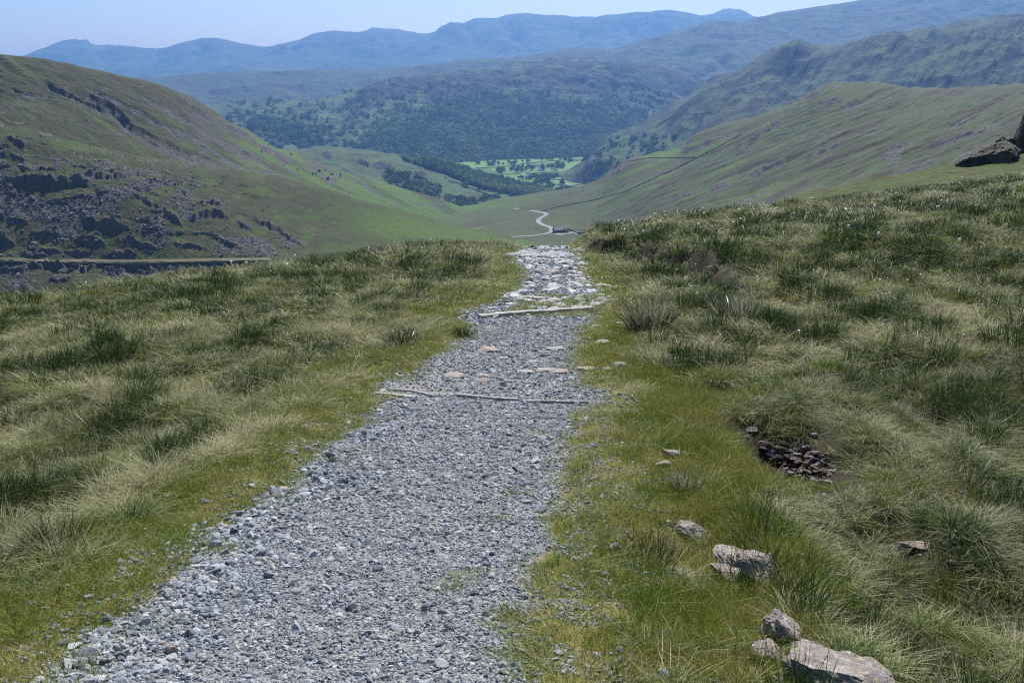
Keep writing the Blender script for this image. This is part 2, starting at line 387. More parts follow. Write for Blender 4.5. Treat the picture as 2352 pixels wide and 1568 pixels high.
# ---- right hill with the valley floor at its foot ----
def disp_right(X, Y, Z, U, V, T, nc, at):
    q = (V + .40*U)
    hs = sst(1250, 1550, U - (V-450)*.4)                    # on the slope
    z = fbm(X/110, Y/110, 5, 12)*6*(.35+.65*hs) + (ridged(q/22, U/420, 5, 18)*3.6 + fbm(q/7, U/160, 3, 19)*1.6)*hs + fbm(X/9, Y/9, 3, 5)*.4
    z += (1-hs)*(fbm(X/55, Y/22, 4, 25)*2.6)
    for a in ((1745, 318, 55, 12, 26, -.75), (1735, 402, 32, 7, 16, -.55), (1790, 378, 22, 5, 12, -.3), (1900, 345, 50, 5, 14, -.35), (1905, 237, 26, 5, 12, -.1), (1950, 240, 22, 5, 10, -.3),
              (1860, 225, 26, 5, 12, -.6), (2200, 320, 90, 4, 14, -.4), (2050, 352, 60, 3, 10, -.35), (2100, 390, 60, 3, 10, -.35), (1580, 445, 30, 3, 10, -.3), (1650, 428, 26, 3, 10, -.4),
              (1410, 400, 24, 9, 12, -.75), (1440, 380, 26, 7, 12, -.45), (1620, 330, 24, 5, 10, -.6), (2110, 470, 24, 3, 8, -.3), (1510, 395, 14, 3, 8, -.5)):
        z += crag(U, V, Y, a[0], a[1], a[2], a[3]*.6, a[4]*1.3, at, slope=a[5], seed=int(a[0]) % 17)
    at['scree'] = sst(.14, .4, fbm(q/14, U/170, 4, 41))*hs*.62*sst(560, 440, V)
    at['heath'] = np.maximum(sst(.0, .3, fbm(q/20, U/160, 5, 42))*hs*.85, (1-hs)*sst(.12, .4, fbm(U/120, V/14, 3, 46))*.55)
    at['lush'] = sst(-.02, .25, fbm(q/16, U/200, 5, 43))*hs*.95*sst(2300, 1400, U) + .3*(1-hs)*sst(.0, .4, fbm(U/120, V/12, 3, 48))
    at['lush'] = np.maximum(at['lush'], sst(20, 4, np.abs(V-470+.1*(U-1100)))*sst(1300, 1100, U)*.9)
    flat = sst(60, 20, np.abs(V-520))*sst(1350, 1300, U)
    return z*crestfade(T, nc, .25, .3)*sst(0, .4, T)*(1-.75*flat), at
layer('right_hillside', [
    [(700, 700, 600), (1100, 700, 600), (1700, 700, 450), (2352, 560, 330), (2900, 480, 300)],
    [(700, 560, 1100), (1100, 556, 1100), (1200, 554, 1100), (1350, 548, 1090), (1500, 520, 980), (1800, 450, 820), (2100, 400, 720), (2352, 355, 660), (2900, 290, 600)],
    [(700, 515, 1330), (1100, 506, 1350), (1200, 502, 1350), (1350, 480, 1330), (1500, 430, 1220), (1700, 370, 1120), (1900, 318, 1000), (2100, 288, 920), (2352, 268, 860), (2900, 235, 800)],
    [(700, 500, 1600), (1000, 482, 1700), (1090, 474, 1720), (1130, 462, 1720), (1240, 446, 1690), (1320, 434, 1650), (1370, 420, 1630), (1400, 402, 1600), (1440, 374, 1560), (1500, 360, 1540), (1560, 345, 1480), (1595, 312, 1450), (1640, 294, 1420), (1700, 280, 1400), (1760, 262, 1380), (1850, 224, 1310), (1885, 201, 1290), (1930, 190, 1280), (1970, 191, 1270), (2010, 191, 1260), (2100, 207, 1250), (2200, 206, 1230), (2352, 195, 1200), (2900, 165, 1100)]],
    640, 2850, 1150, [40, 120, 230], disp_right, M_right)

# ---- middle hill with woods (left of the valley mouth) ----
def disp_mid(X, Y, Z, U, V, T, nc, at):
    z = fbm(X/120, Y/120, 6, 33)*16 + ridged(X/60, Y/60, 3, 35)*3
    for a in ((745, 352, 22, 8, 8, 0), (830, 372, 22, 8, 10, .1), (880, 384, 26, 8, 10, .2), (800, 392, 24, 7, 10, .1), (960, 402, 30, 6, 8, .1)):
        z += crag(U, V, Y, *a[:5], at, slope=a[5], seed=int(a[0]) % 13, rockk=.7)
    at['lush'] = .35 + .5*sst(-.1, .4, fbm(U/90, V/26, 3, 55))
    at['lush'] *= .9
    fld = inpoly([(1115, 442), (1190, 452), (1215, 462), (1180, 466), (1120, 450)], U, V); at['lush'] = np.maximum(at['lush'], fld*1.0)
    at['heath'] = sst(.15, .45, fbm(U/60, V/16, 4, 57))*.6
    at['wood'] = woodmask_mid(U, V)
    return z*crestfade(T, nc, .3, .3)*sst(0, .4, T)*sst(1300, 1150, U), at
WMID = [(925, 368), (960, 364), (1040, 382), (1120, 408), (1190, 424), (1250, 438), (1290, 452), (1250, 462), (1210, 458), (1160, 446), (1120, 436), (1080, 424), (1040, 404), (985, 388)]
WMID2 = [[(880, 395), (905, 388), (940, 402), (975, 415), (1000, 430), (1020, 440), (1010, 455), (985, 448), (960, 446), (930, 432), (890, 420)], [(912, 432), (935, 425), (955, 432), (955, 458), (930, 458), (912, 450)],
         [(1020, 452), (1090, 458), (1130, 452), (1150, 460), (1060, 484), (1020, 478)], [(925, 392), (960, 395), (985, 408), (960, 405)]]
def woodmask_mid(U, V):
    jx = 6*fbm(U/14, V/14, 3, 91); jy = 4*fbm(U/14, V/14, 3, 92)
    m = inpoly(WMID, U+jx, V+jy)
    return m.astype(float)
layer('middle_hill', [
    [(400, 500, 1500), (700, 505, 1600), (900, 500, 1700), (1100, 492, 1850), (1250, 480, 2050), (1600, 478, 2150)],
    [(400, 410, 1900), (700, 405, 2000), (900, 440, 2050), (1050, 462, 2100), (1150, 466, 2150), (1250, 462, 2250), (1600, 470, 2300)],
    [(400, 350, 2350), (600, 350, 2350), (700, 350, 2400), (760, 346, 2400), (850, 354, 2450), (930, 368, 2500), (1050, 392, 2550), (1150, 420, 2500), (1240, 440, 2450), (1320, 458, 2400), (1600, 470, 2400)]],
    380, 1500, 560, [110, 150], disp_mid, M_mid)

# ---- valley floor with fields ----
ZF = -318.0
def vfield(U, V):
    a, y, z = ray(U, V); return ZF*y/z
def disp_field(X, Y, Z, U, V, T, nc, at):
    # field parcels: a jittered lattice of cells, each with its own grass
    cx = np.floor(X/150 + .35*fbm(X/300, Y/300, 2, 5)*2 + Y/420); cy = np.floor(Y/125 + .5*fbm(X/350, Y/350, 2, 6))
    h = np.sin(cx*12.9898 + cy*78.233)*43758.5453; h = h - np.floor(h)
    at['lush'] = .35 + .65*h
    at['heath'] = (h < .12)*.5
    return fbm(X/300, Y/300, 3, 66)*3 + .0*X, at
M_field = hill_mat('field_pasture', dict(HF, a=(.065, .12, .03), b=(.055, .105, .025), c=(.09, .13, .04), d=(.12, .15, .06), lush=(.10, .20, .032), s0=.1, s1=.2), scale=.5, bumpm=.25)
layer('valley_fields', [
    [(300, 480, vfield(300, 480)*1.0), (2000, 480, vfield(2000, 480)*1.0)],
    [(300, 420, float(vfield(300, 420))), (2000, 420, float(vfield(2000, 420)))],
    [(300, 345, float(vfield(300, 345))), (2000, 345, float(vfield(2000, 345)))]],
    400, 1900, 500, [120, 160], disp_field, M_field)

# ---- central wooded hill ----
WCEN = [(835, 350), (830, 320), (860, 300), (900, 285), (960, 270), (1000, 250), (1040, 235), (1100, 232), (1160, 225), (1230, 232), (1300, 238), (1400, 235), (1450, 245), (1490, 270), (1520, 290), (1480, 310), (1430, 325), (1380, 338), (1300, 350), (1220, 366), (1100, 378), (1000, 384), (900, 372)]
WCEN2 = [[(560, 290), (620, 278), (700, 290), (760, 300), (740, 325), (660, 330), (600, 320)], [(880, 375), (1500, 330), (1490, 350), (1300, 372), (1100, 384), (960, 384)]]
def woodmask_cen(U, V):
    jx = 22*fbm(U/40, V/30, 4, 93); jy = 12*fbm(U/40, V/30, 4, 94)
    m = inpoly(WCEN, U+jx, V+jy).astype(float)
    m = np.maximum(m, inpoly(WCEN2[1], U+jx, V+jy*.5))
    m2 = inpoly(WCEN2[0], U+jx, V+jy)*(fbm(U/16, V/11, 3, 95) > .08)
    holes = fbm(U/40, V/18, 4, 97) > .24
    return np.maximum(m*(~holes | (V > 300)), m2)
def disp_cent(X, Y, Z, U, V, T, nc, at):
    z = fbm(X/330, Y/330, 6, 73)*60 + ridged(X/160, Y/160, 5, 75)*16 + fbm(X/45, Y/45, 4, 76)*6
    for a in ((905, 195, 60, 40, 10, -.2), (1010, 200, 80, 34, 12, 0), (1150, 190, 90, 26, 12, .05), (1330, 190, 100, 26, 12, .05), (1450, 200, 60, 26, 10, .1), (900, 212, 40, 24, 10, .1), (1060, 225, 70, 22, 10, -.1), (1250, 215, 70, 20, 10, 0),
              (680, 262, 50, 14, 8, 0), (580, 270, 40, 12, 8, .1), (760, 300, 50, 18, 10, .2), (1520, 240, 40, 24, 12, .4), (1570, 262, 30, 20, 10, .5), (1480, 222, 40, 18, 8, .2), (1100, 205, 60, 18, 8, .1), (1400, 168, 60, 14, 8, 0)):
        z += crag(U, V, Y, a[0], a[1], a[2], a[3]*.55, a[4]*1.4, at, slope=a[5], seed=int(a[0]) % 15, rockk=.4)
    top = sst(255, 205, V + .05*(U-1100)*0)*sst(800, 860, U)
    at['heath'] = np.maximum(top*sst(-.3, .0, fbm(U/60, V/16, 5, 83))*1.5, .8*sst(.08, .3, fbm(U/60, V/20, 5, 84)))
    at['lush'] = .3 + .6*sst(-.1, .35, fbm(U/80, V/22, 4, 85))*(1-top*.7)
    at['wood'] = woodmask_cen(U, V)
    return z*crestfade(T, nc, .25, .3)*sst(0, .5, T), at
layer('central_hill', [
    [(200, 345, 2900), (500, 350, 3000), (700, 362, 3150), (900, 384, 3300), (1100, 386, 3450), (1250, 376, 3550), (1400, 362, 3700), (1500, 345, 3850), (1600, 330, 4000), (1900, 320, 4200)],
    [(200, 300, 3500), (500, 298, 3600), (700, 300, 3700), (850, 290, 3800), (1000, 280, 3950), (1250, 260, 4200), (1400, 255, 4350), (1500, 262, 4450), (1600, 260, 4600), (1900, 300, 4600)],
    [(200, 250, 4200), (480, 249, 4300), (600, 243, 4350), (700, 237, 4400), (780, 230, 4450), (835, 208, 4550), (880, 193, 4650), (940, 181, 4750), (1050, 171, 4850), (1130, 163, 4950), (1200, 155, 5000), (1260, 144, 5100), (1310, 138, 5200), (1420, 141, 5200), (1500, 150, 5150), (1560, 168, 5050), (1600, 188, 5000), (1640, 215, 4900), (1900, 290, 4700)]],
    250, 1850, 800, [170, 210], disp_cent, M_cent)

# ---- plateau behind ----
def disp_plat(X, Y, Z, U, V, T, nc, at):
    z = fbm(X/500, Y/500, 6, 103)*42 + ridged(X/220, Y/220, 4, 105)*14
    for a in ((560, 208, 60, 18, 14, .05), (660, 203, 60, 16, 12, 0), (780, 204, 40, 16, 12, -.1), (500, 214, 30, 16, 10, .1)):
        z += crag(U, V, Y, *a[:5], at, slope=a[5], seed=int(a[0]) % 15, rockk=.8)
    band = sst(188, 200, V + 10*fbm(U/60, V/20, 3, 109))*sst(246, 232, V)*sst(440, 500, U)
    at['wood'] = band*sst(-.12, .12, fbm(U/34, V/14, 4, 108))*1.1
    at['heath'] = .25 + .5*sst(0, .4, fbm(U/80, V/16, 4, 106)); at['lush'] = .4*sst(0, .4, fbm(U/90, V/16, 4, 107))
    return z*crestfade(T, nc, .12, .35)*sst(0, .5, T), at
layer('plateau_hill', [
    [(0, 290, 4700), (500, 280, 4800), (800, 270, 4900), (1200, 230, 5300), (1500, 190, 5600), (1700, 190, 5600)],
    [(0, 215, 5600), (330, 212, 5600), (600, 200, 5700), (800, 195, 5800), (1100, 175, 5900), (1300, 150, 6100), (1500, 140, 6200), (1700, 140, 6200)],
    [(0, 190, 6500), (250, 181, 6500), (330, 178, 6500), (500, 167, 6500), (650, 166, 6500), (800, 163, 6500), (900, 156, 6550), (1000, 150, 6600), (1100, 140, 6700), (1200, 132, 6800), (1240, 127, 6800), (1275, 116, 6850), (1310, 110, 6900), (1370, 113, 6900), (1440, 118, 6900), (1700, 130, 6900)]],
    150, 1650, 420, [80, 110], disp_plat, M_farm)
# ---- big fell on the right, far ----
def disp_far_r(X, Y, Z, U, V, T, nc, at):
    z = fbm(X/520, Y/520, 6, 113)*62 + ridged(X/260, Y/260, 4, 115)*22
    for pts, wd, dp in (([(1560, 205), (1620, 165), (1690, 130)], 9, 50), ([(1500, 175), (1590, 185), (1640, 200)], 6, 30), ([(2130, 20), (2230, 60), (2290, 80)], 7, 40), ([(1740, 150), (1830, 120)], 5, 25)):
        z -= dp*gash(U, V, pts, wd)
    at['heath'] = .25 + .6*sst(-.05, .35, fbm(U/70, V/18, 4, 116)); at['lush'] = .5*sst(0, .4, fbm(U/70, V/22, 4, 117))
    return z*crestfade(T, nc, .12, .35)*sst(0, .4, T), at
layer('right_far_fell', [
    [(1100, 240, 4900), (1500, 225, 5000), (1625, 235, 5000), (1800, 260, 4800), (2900, 260, 4800)],
    [(1100, 160, 6300), (1300, 150, 6300), (1500, 135, 6200), (1700, 130, 6000), (2000, 110, 6000), (2352, 90, 6000), (2900, 60, 6000)],
    [(1100, 150, 7200), (1300, 124, 7200), (1400, 114, 7200), (1440, 103, 7200), (1520, 82, 7200), (1580, 66, 7300), (1610, 57, 7300), (1632, 51, 7350), (1660, 54, 7350), (1700, 49, 7400), (1730, 42, 7400), (1790, 31, 7500), (1900, 14, 7500), (2010, -2, 7500), (2200, -30, 7500), (2900, -60, 7500)]],
    1150, 2800, 520, [120, 150], disp_far_r, M_farm)
# ---- craggy fell, right middle ----
def disp_crag(X, Y, Z, U, V, T, nc, at):
    q = V + .75*U
    z = fbm(X/340, Y/340, 6, 123, gain=.38)*60 + ridged(X/260, Y/260, 3, 125, gain=.4)*22 + ridged(q/90, U/300, 5, 127, gain=.45)*34
    rr = np.random.RandomState(5)
    for k in range(26):
        u = 1560 + 800*rr.rand(); sk = np.interp(u, [1560, 1640, 1700, 1800, 2000, 2200, 2352], [240, 195, 170, 122, 92, 55, 50])
        v = sk + 12 + 110*rr.rand()**1.2
        z += crag(U, V, Y, u, v+6, 22+45*rr.rand(), 1.5+3*rr.rand(), 30+16*rr.rand(), at, slope=-.6+.5*rr.rand(), seed=k % 13, rockk=.85)
    at['rock'] = np.maximum(at['rock'], .85*sst(.12, .3, fbm(q/26, U/110, 5, 128))*sst(330, 260, V)); at['heath'] = .8*sst(-.1, .25, fbm(q/40, V/26, 5, 126)); at['lush'] = .55*sst(0, .4, fbm(U/60, V/22, 4, 129))
    low = sst(280, 340, V); at['lush'] = np.maximum(at['lush'], low*.6)
    at['wood'] = ((fbm(U/16, V/10, 3, 131) > .22) & (V > 300)).astype(float)*.5
    return z*crestfade(T, nc, .07, .5)*sst(0, .5, T), at
layer('right_craggy_fell', [
    [(1150, 450, 2900), (1340, 425, 2750), (1400, 418, 2600), (1700, 340, 2350), (2000, 290, 2200), (2900, 290, 2100)],
    [(1150, 440, 3000), (1340, 395, 3000), (1400, 370, 2950), (1500, 320, 2900), (1600, 285, 2850), (1700, 255, 2800), (1900, 210, 2750), (2100, 180, 2700), (2352, 150, 2700), (2900, 130, 2650)],
    [(1150, 440, 3100), (1340, 382, 3150), (1370, 358, 3200), (1420, 330, 3250), (1470, 300, 3300), (1540, 252, 3350), (1600, 221, 3400), (1640, 196, 3400), (1690, 172, 3400), (1740, 146, 3400), (1800, 121, 3400), (1850, 106, 3400), (1920, 102, 3400), (1960, 98, 3400), (2000, 91, 3400), (2040, 80, 3400), (2090, 79, 3400), (2150, 70, 3400), (2190, 52, 3400), (2235, 41, 3450), (2290, 44, 3450), (2352, 43, 3450), (2900, 30, 3450)]],
    1200, 2800, 700, [150, 190], disp_crag, M_farr)
# ---- the long range on the skyline ----
def disp_range(X, Y, Z, U, V, T, nc, at):
    z = fbm(X/1100, Y/1100, 6, 133, gain=.4)*150 + ridged(X/900, Y/900, 4, 135, gain=.4)*90
    for pts, wd, dp in (([(345, 122), (390, 140), (420, 160)], 14, 190), ([(205, 110), (235, 135), (270, 160)], 12, 120), ([(470, 110), (430, 150)], 10, 120), ([(1155, 60), (1190, 95), (1210, 130)], 14, 200), ([(1060, 60), (1100, 110)], 12, 150), ([(1430, 60), (1460, 90)], 10, 140),
                        ([(860, 78), (900, 110), (880, 150)], 10, 100), ([(700, 90), (660, 130)], 10, 120), ([(1000, 80), (960, 120)], 12, 130), ([(1310, 50), (1340, 95)], 10, 120)):
        z -= dp*.45*gash(U, V, pts, wd*2.2, 3)**1.3
    at['heath'] = .3*sst(0, .4, fbm(U/80, V/20, 4, 136)); at['rock'] = .5*sst(.3, .45, fbm(U/50, V/16, 4, 137))
    return z*crestfade(T, nc, .04, .5)*sst(0, .3, T), at
layer('skyline_range', [
    [(-600, 240, 8800), (2900, 240, 8800)],
    [(-600, 170, 10500), (200, 160, 10500), (800, 150, 10500), (1400, 100, 10800), (2900, 100, 10800)],
    [(-600, 170, 12000), (-100, 155, 12000), (40, 137, 12000), (75, 130, 12000), (110, 117, 12000), (150, 107, 12000), (195, 106, 12000), (250, 114, 12000), (300, 113, 12000), (375, 111, 12000), (430, 100, 12000), (470, 96, 12000), (500, 95, 12000), (550, 102, 12000), (605, 107, 12000), (650, 100, 12000), (700, 88, 12000), (740, 76, 12000), (765, 72, 12000), (820, 76, 12000), (870, 67, 12000), (920, 72, 12000), (975, 77, 12000), (1000, 72, 12000), (1015, 63, 12000), (1040, 55, 12000), (1065, 53, 12000), (1095, 41, 12000), (1140, 41, 12000), (1165, 34, 12000), (1200, 31, 12000), (1260, 34, 12000), (1365, 41, 12000), (1400, 36, 12000), (1480, 33, 12000), (1530, 29, 12000), (1570, 34, 12000), (1610, 39, 12000), (1640, 34, 12000), (1665, 28, 12000), (1700, 33, 12000), (1735, 44, 12000), (1900, 80, 12000), (2900, 120, 12000)]],
    -550, 2800, 620, [90, 130], disp_range, M_farm)

# ------------------------------------------------------------------ near ground
def plane_xy(U, V, sl=.12, h=1.65):
    a, y, z = ray(U, V); r = -z/y
    Y = h/np.maximum(r - sl, 1e-3)
    return a/y*Y, Y
LEFT_E = [(-160, 2100), (90, 1568), (240, 1432), (345, 1385), (480, 1235), (560, 1160), (645, 1128), (745, 1035), (845, 955), (868, 915), (850, 893), (950, 852), (1005, 812), (1062, 772), (1062, 742), (1045, 722), (1105, 703), (1160, 680), (1196, 650), (1198, 625), (1182, 600), (1172, 585), (1205, 570)]
RIGHT_E = [(1140, 2100), (1165, 1568), (1185, 1450), (1205, 1350), (1245, 1250), (1290, 1150), (1300, 1050), (1318, 950), (1390, 925), (1362, 880), (1318, 830), (1340, 765), (1378, 720), (1385, 690), (1352, 640), (1335, 605), (1322, 588), (1318, 572)]
HX, HY, HRX, HRY = 1.93, 6.25, .33, .58
def edge_fn(E):
    x, y = plane_xy([p[0] for p in E], [p[1] for p in E])
    o = np.argsort(y); x, y = x[o], y[o]
    return lambda yy: np.interp(yy, y, x)
XL, XR = edge_fn(LEFT_E), edge_fn(RIGHT_E)
BANK = [tuple(map(float, plane_xy(u, v))) for u, v in ((1335, 588), (1372, 585), (1430, 592), (1500, 612), (1560, 640), (1640, 690), (1700, 725))]
HAG = [tuple(map(float, plane_xy(u, v))) for u, v in ((700, 628), (790, 612), (900, 607), (1010, 600), (1100, 590))]
def gz(x, y, micro=True):
    x = np.asarray(x, float); y = np.asarray(y, float)
    z = -1.65 - .12*y
    z = z - .085*np.maximum(0, -x-1.5)
    rx = np.maximum(0, x - 1.6 - .02*y); z = z + .125*rx*rx/(rx+1.2)
    # step down to the right of the edge stones near the viewer
    s = x - (1.16 + .05*(y-3))
    z = z - .26*sst(-.05, .45, s)*sst(8.5, 5.5, y)
    z = z - .17*np.exp(-(((x-HX)/(HRX*1.15))**2 + ((y-HY)/(HRY*1.1))**2)**1.6)
    # peaty bank right of the path
    d, sd_, al = linedist(BANK, x, y)
    bank = np.where(sd_ < 0, 1, -1)*d
    up = np.zeros_like(z)
    e = bank
    fade = sst(0, .1, al)*sst(1, .72, al)
    z = z + fade*(sst(-.12, .30, -e*1.0)*0)
    z = z + .44*sst(12, 17, y)*np.exp(-np.maximum(0, x-6)/8)*sst(-.15, .35, BS(x, y))*1.0
    # small peat step on the left
    d, sd_, al = linedist(HAG, x, y)
    z = z - .22*np.exp(-(d/.5)**2)*sst(0, .15, al)*sst(1, .85, al)
    # crest and the drop beyond it
    yc = np.where(x < 0, 27.3 - .05*x**2, 27.3 + .52*x)
    yc = np.maximum(yc, 14)
    t = np.maximum(0, y - yc); z = z - np.where(t < 8, .022*t*t, .022*64 + .352*(t-8))
    # texture of the ground
    pd = np.maximum(np.maximum(XL(y) - x, x - XR(y)), 0)
    off = sst(0, .8, pd)
    z = z + off*(fbm(x/2.6, y/2.6, 3, 201)*.20 + fbm(x/.8, y/.8, 3, 203)*.17*sst(.2, 1.5, pd)) + .03*sst(0, .25, pd)
    z = z + (1-off)*fbm(x/.9, y/.9, 3, 205)*.025
    if micro: z = z + fbm(x/.12, y/.12, 3, 207)*.012
    return z
_bx = np.array([p[0] for p in BANK]); _by = np.array([p[1] for p in BANK]); _o = np.argsort(_by)
def BS(x, y):
    """metres to the right of the bank foot line"""
    return x - np.interp(y, _by[_o], _bx[_o]) + .5*fbm(x/1.5, y/1.5, 3, 209)
def ground_hit(U, V):
    a, yy, zz = ray(U, V)
    Y = np.concatenate([np.arange(1.2, 12, .01), np.arange(12, 45, .03)])
    f = gz(a/yy*Y, Y, False) - zz/yy*Y
    i = int(np.argmax(f > 0)) if (f > 0).any() else len(Y)-1
    return float(a/yy*Y[i]), float(Y[i])
ys = -3.6 + np.concatenate([[0], np.cumsum(.02*1.0062**np.arange(610))])
ys = ys[ys < 75]
ss = np.linspace(-1.05, 1.05, 640)
YY, SS = np.meshgrid(ys, ss, indexing='ij'); XX = SS*(YY+4.4)
ZZ = gz(XX, YY)
pd = np.maximum(XL(YY) - XX, XX - XR(YY)) + .10*fbm(XX/.35, YY/.35, 3, 211) + .06*fbm(XX/.1, YY/.1, 2, 213)
t = NT('moor_soil')
c = t.mix(t.ramp(t.noise(1.2, 5, .7), [(.35, 0.0), (.65, 1.0)]), (.016, .018, .008), (.034, .032, .016))
c = t.mix(t.ramp(t.noise(30, 4, .7), [(.4, 0.0), (.7, .6)]), c, (.075, .07, .035))
c = t.mix(t.attr('turf'), c, t.mix(t.ramp(t.noise(14, 4, .7), [(.35, 0.0), (.65, 1.0)]), (.07, .085, .018), (.18, .145, .06)))
c = t.mix(t.attr('peat'), c, (.022, .016, .012))
pc = t.mix(t.ramp(t.noise(60, 5, .75), [(.35, 0.0), (.65, 1.0)]), (.07, .07, .07), (.19, .19, .19))
pc = t.mix(t.ramp(t.noise(1.3, 4, .6), [(.5, 0.0), (.72, .55)]), pc, (.2, .17, .12))
vb = t.n('ShaderNodeRGBToBW'); t.l(t.voro(85, out='Color'), vb.inputs[0])
pc = t.mix(t.ramp(vb.outputs[0], [(.3, 0.0), (.8, .7)]), pc, (.33, .335, .34))
c = t.mix(t.attr('path'), c, pc)
h = t.math('ADD', t.math('MULTIPLY', t.noise(35, 5, .7), .6), t.math('MULTIPLY', t.math('SUBTRACT', 1.0, t.voro(85)), t.math('MULTIPLY', t.attr('path'), .5)))
M_soil = t.done(t.principled(c, .95, t.bump(h, .9, .02), .15))
bs = BS(XX, YY)
peat = sst(-.2, .05, bs)*sst(.7, .4, bs)*sst(12, 16, YY)*sst(31, 28, YY)*.8*sst(-.2, .1, fbm(XX/1.3, YY/1.3, 2, 8))
dh, _, ah = linedist(HAG, XX, YY); peat = np.maximum(peat, sst(.55, .2, dh)*sst(0, .1, ah)*sst(1, .9, ah))
peat = np.maximum(peat, sst(1.15, .85, np.hypot((XX-HX)/HRX, (YY-HY)/HRY) + .4*fbm(XX/.2, YY/.2, 3, 3)))
turf = sst(.75, .15, pd)*sst(-.02, .02, pd) + sst(1.6, 1.2, XX)*sst(8, 5, YY)*(XX > 0)*.8
moor = mesh_np('moor_ground', np.stack([XX, YY, ZZ], -1).reshape(-1, 3), grid_faces(len(ys), len(ss)), M_soil,
               dict(path=sst(.05, -.02, pd), turf=np.clip(turf, 0, 1), peat=np.clip(peat, 0, 1)))
tag(moor, None, None, None, 'structure')
# a knoll beyond the near slope on the right
def disp_knoll(X, Y, Z, U, V, T, nc, at):
    z = fbm(X/14, Y/14, 5, 221)*.9 + fbm(X/2.5, Y/2.5, 3, 223)*.15
    at['heath'] = .5*sst(-.1, .4, fbm(U/60, V/14, 4, 226)); at['lush'] = .2+0*X
    return z*crestfade(T, nc, .5, .4)*sst(0, .2, T), at
layer('near_knoll', [
    [(1300, 640, 50), (1700, 560, 48), (2352, 470, 48), (3000, 400, 48)],
    [(1300, 600, 62), (1700, 505, 64), (1900, 455, 66), (2200, 405, 72), (2352, 385, 75), (3000, 330, 78)],
    [(1300, 600, 74), (1600, 530, 76), (1750, 482, 80), (1850, 452, 84), (2000, 418, 90), (2130, 392, 96), (2200, 374, 100), (2280, 352, 106), (2352, 322, 110), (3000, 170, 120)]],
    1350, 2900, 460, [60, 110], disp_knoll, M_right)
# the low ground everywhere beneath the hills
far = mesh_np('valley_ground', [(-11500, -400, -345), (11500, -400, -345), (11500, 14200, -345), (-11500, 14200, -345)], np.array([[0, 1, 2, 3]]), M_mid)
tag(far, None, None, None, 'structure')
RENAME = dict(left_hillside='craggy_hillside', left_fell='grassy_fell', right_hillside='grassy_hillside', middle_hill='low_green_hill', valley_fields='valley_floor', central_hill='wooded_hill', plateau_hill='plateau_hill',
              right_far_fell='broad_fell', right_craggy_fell='craggy_fell', skyline_range='mountain_range', near_knoll='grassy_knoll')
for k, v in RENAME.items(): LAYERS[k].name = v
bpy.context.view_layer.update()

def pick(lay, U, V):
    a, y, z = ray(U, V); d = Vector((float(a), float(y), float(z))).normalized()
    ok, loc, nrm, _ = LAYERS[lay].ray_cast(Vector((0, 0, 0)), d)
    return loc.copy() if ok else None
def drop(lay, x, y):
    ok, loc, nrm, _ = LAYERS[lay].ray_cast(Vector((x, y, 3000)), Vector((0, 0, -1)))
    return loc.z if ok else None

# ------------------------------------------------------------------ haze
hz = NT('haze_air')
pv = hz.n('ShaderNodeVolumePrincipled'); pv.inputs['Color'].default_value = (.185, .42, .93, 1)
pv.inputs['Density'].default_value = HAZE_DENSITY; pv.inputs['Anisotropy'].default_value = 0.3
hz.l(pv.outputs[0], hz.out.inputs[1])
try: hz.m.cycles.volume_sampling = 'DISTANCE'
except Exception: pass
X0, X1, Y0, Y1, Z0, Z1 = -11800, 11800, -450, 14500, -346, 1700
hb = mesh_np('haze', [(x, y, z) for z in (Z0, Z1) for y in (Y0, Y1) for x in (X0, X1)],
             np.array([[0, 2, 3, 1], [4, 5, 7, 6], [0, 1, 5, 4], [2, 6, 7, 3], [0, 4, 6, 2], [1, 3, 7, 5]]), hz.m, smooth=False)
tag(hb, None, None, None, 'stuff')

# ------------------------------------------------------------------ scatter (only for uncountable stuff)
def scatter(name, P, rot, scl, idx, tint, protos, label=None):
    me = bpy.data.meshes.new(name); me.vertices.add(len(P)); me.vertices.foreach_set('co', np.asarray(P, np.float32).ravel())
    for k, typ, v in (('rot', 'FLOAT_VECTOR', rot), ('scl', 'FLOAT_VECTOR', scl), ('idx', 'INT', idx), ('tint', 'FLOAT', tint)):
        a = me.attributes.new(k, typ, 'POINT')
        a.data.foreach_set('vector' if typ == 'FLOAT_VECTOR' else 'value', np.asarray(v, np.int32 if typ == 'INT' else np.float32).ravel())
    o = bpy.data.objects.new(name, me); col.objects.link(o)
    c = bpy.data.collections.new(name + '_kinds')
    for k, p in enumerate(protos): c.objects.link(p)
    g = bpy.data.node_groups.new(name, 'GeometryNodeTree')
    g.interface.new_socket('Geometry', in_out='INPUT', socket_type='NodeSocketGeometry')
    g.interface.new_socket('Geometry', in_out='OUTPUT', socket_type='NodeSocketGeometry')
    gi = g.nodes.new('NodeGroupInput'); go = g.nodes.new('NodeGroupOutput')
    ip = g.nodes.new('GeometryNodeInstanceOnPoints'); ci = g.nodes.new('GeometryNodeCollectionInfo')
    ci.inputs['Collection'].default_value = c; ci.inputs['Separate Children'].default_value = True; ci.inputs['Reset Children'].default_value = True
    def na(nm, ty):
        n_ = g.nodes.new('GeometryNodeInputNamedAttribute'); n_.data_type = ty; n_.inputs['Name'].default_value = nm
        return n_.outputs['Attribute']
    L = g.links.new
    L(gi.outputs[0], ip.inputs['Points']); L(ci.outputs[0], ip.inputs['Instance']); ip.inputs['Pick Instance'].default_value = True
    L(na('idx', 'INT'), ip.inputs['Instance Index']); L(na('rot', 'FLOAT_VECTOR'), ip.inputs['Rotation']); L(na('scl', 'FLOAT_VECTOR'), ip.inputs['Scale'])
    L(ip.outputs[0], go.inputs[0])
    md = o.modifiers.new('scatter', 'NODES'); md.node_group = g
    tag(o, label, None, None, 'stuff')
    return o

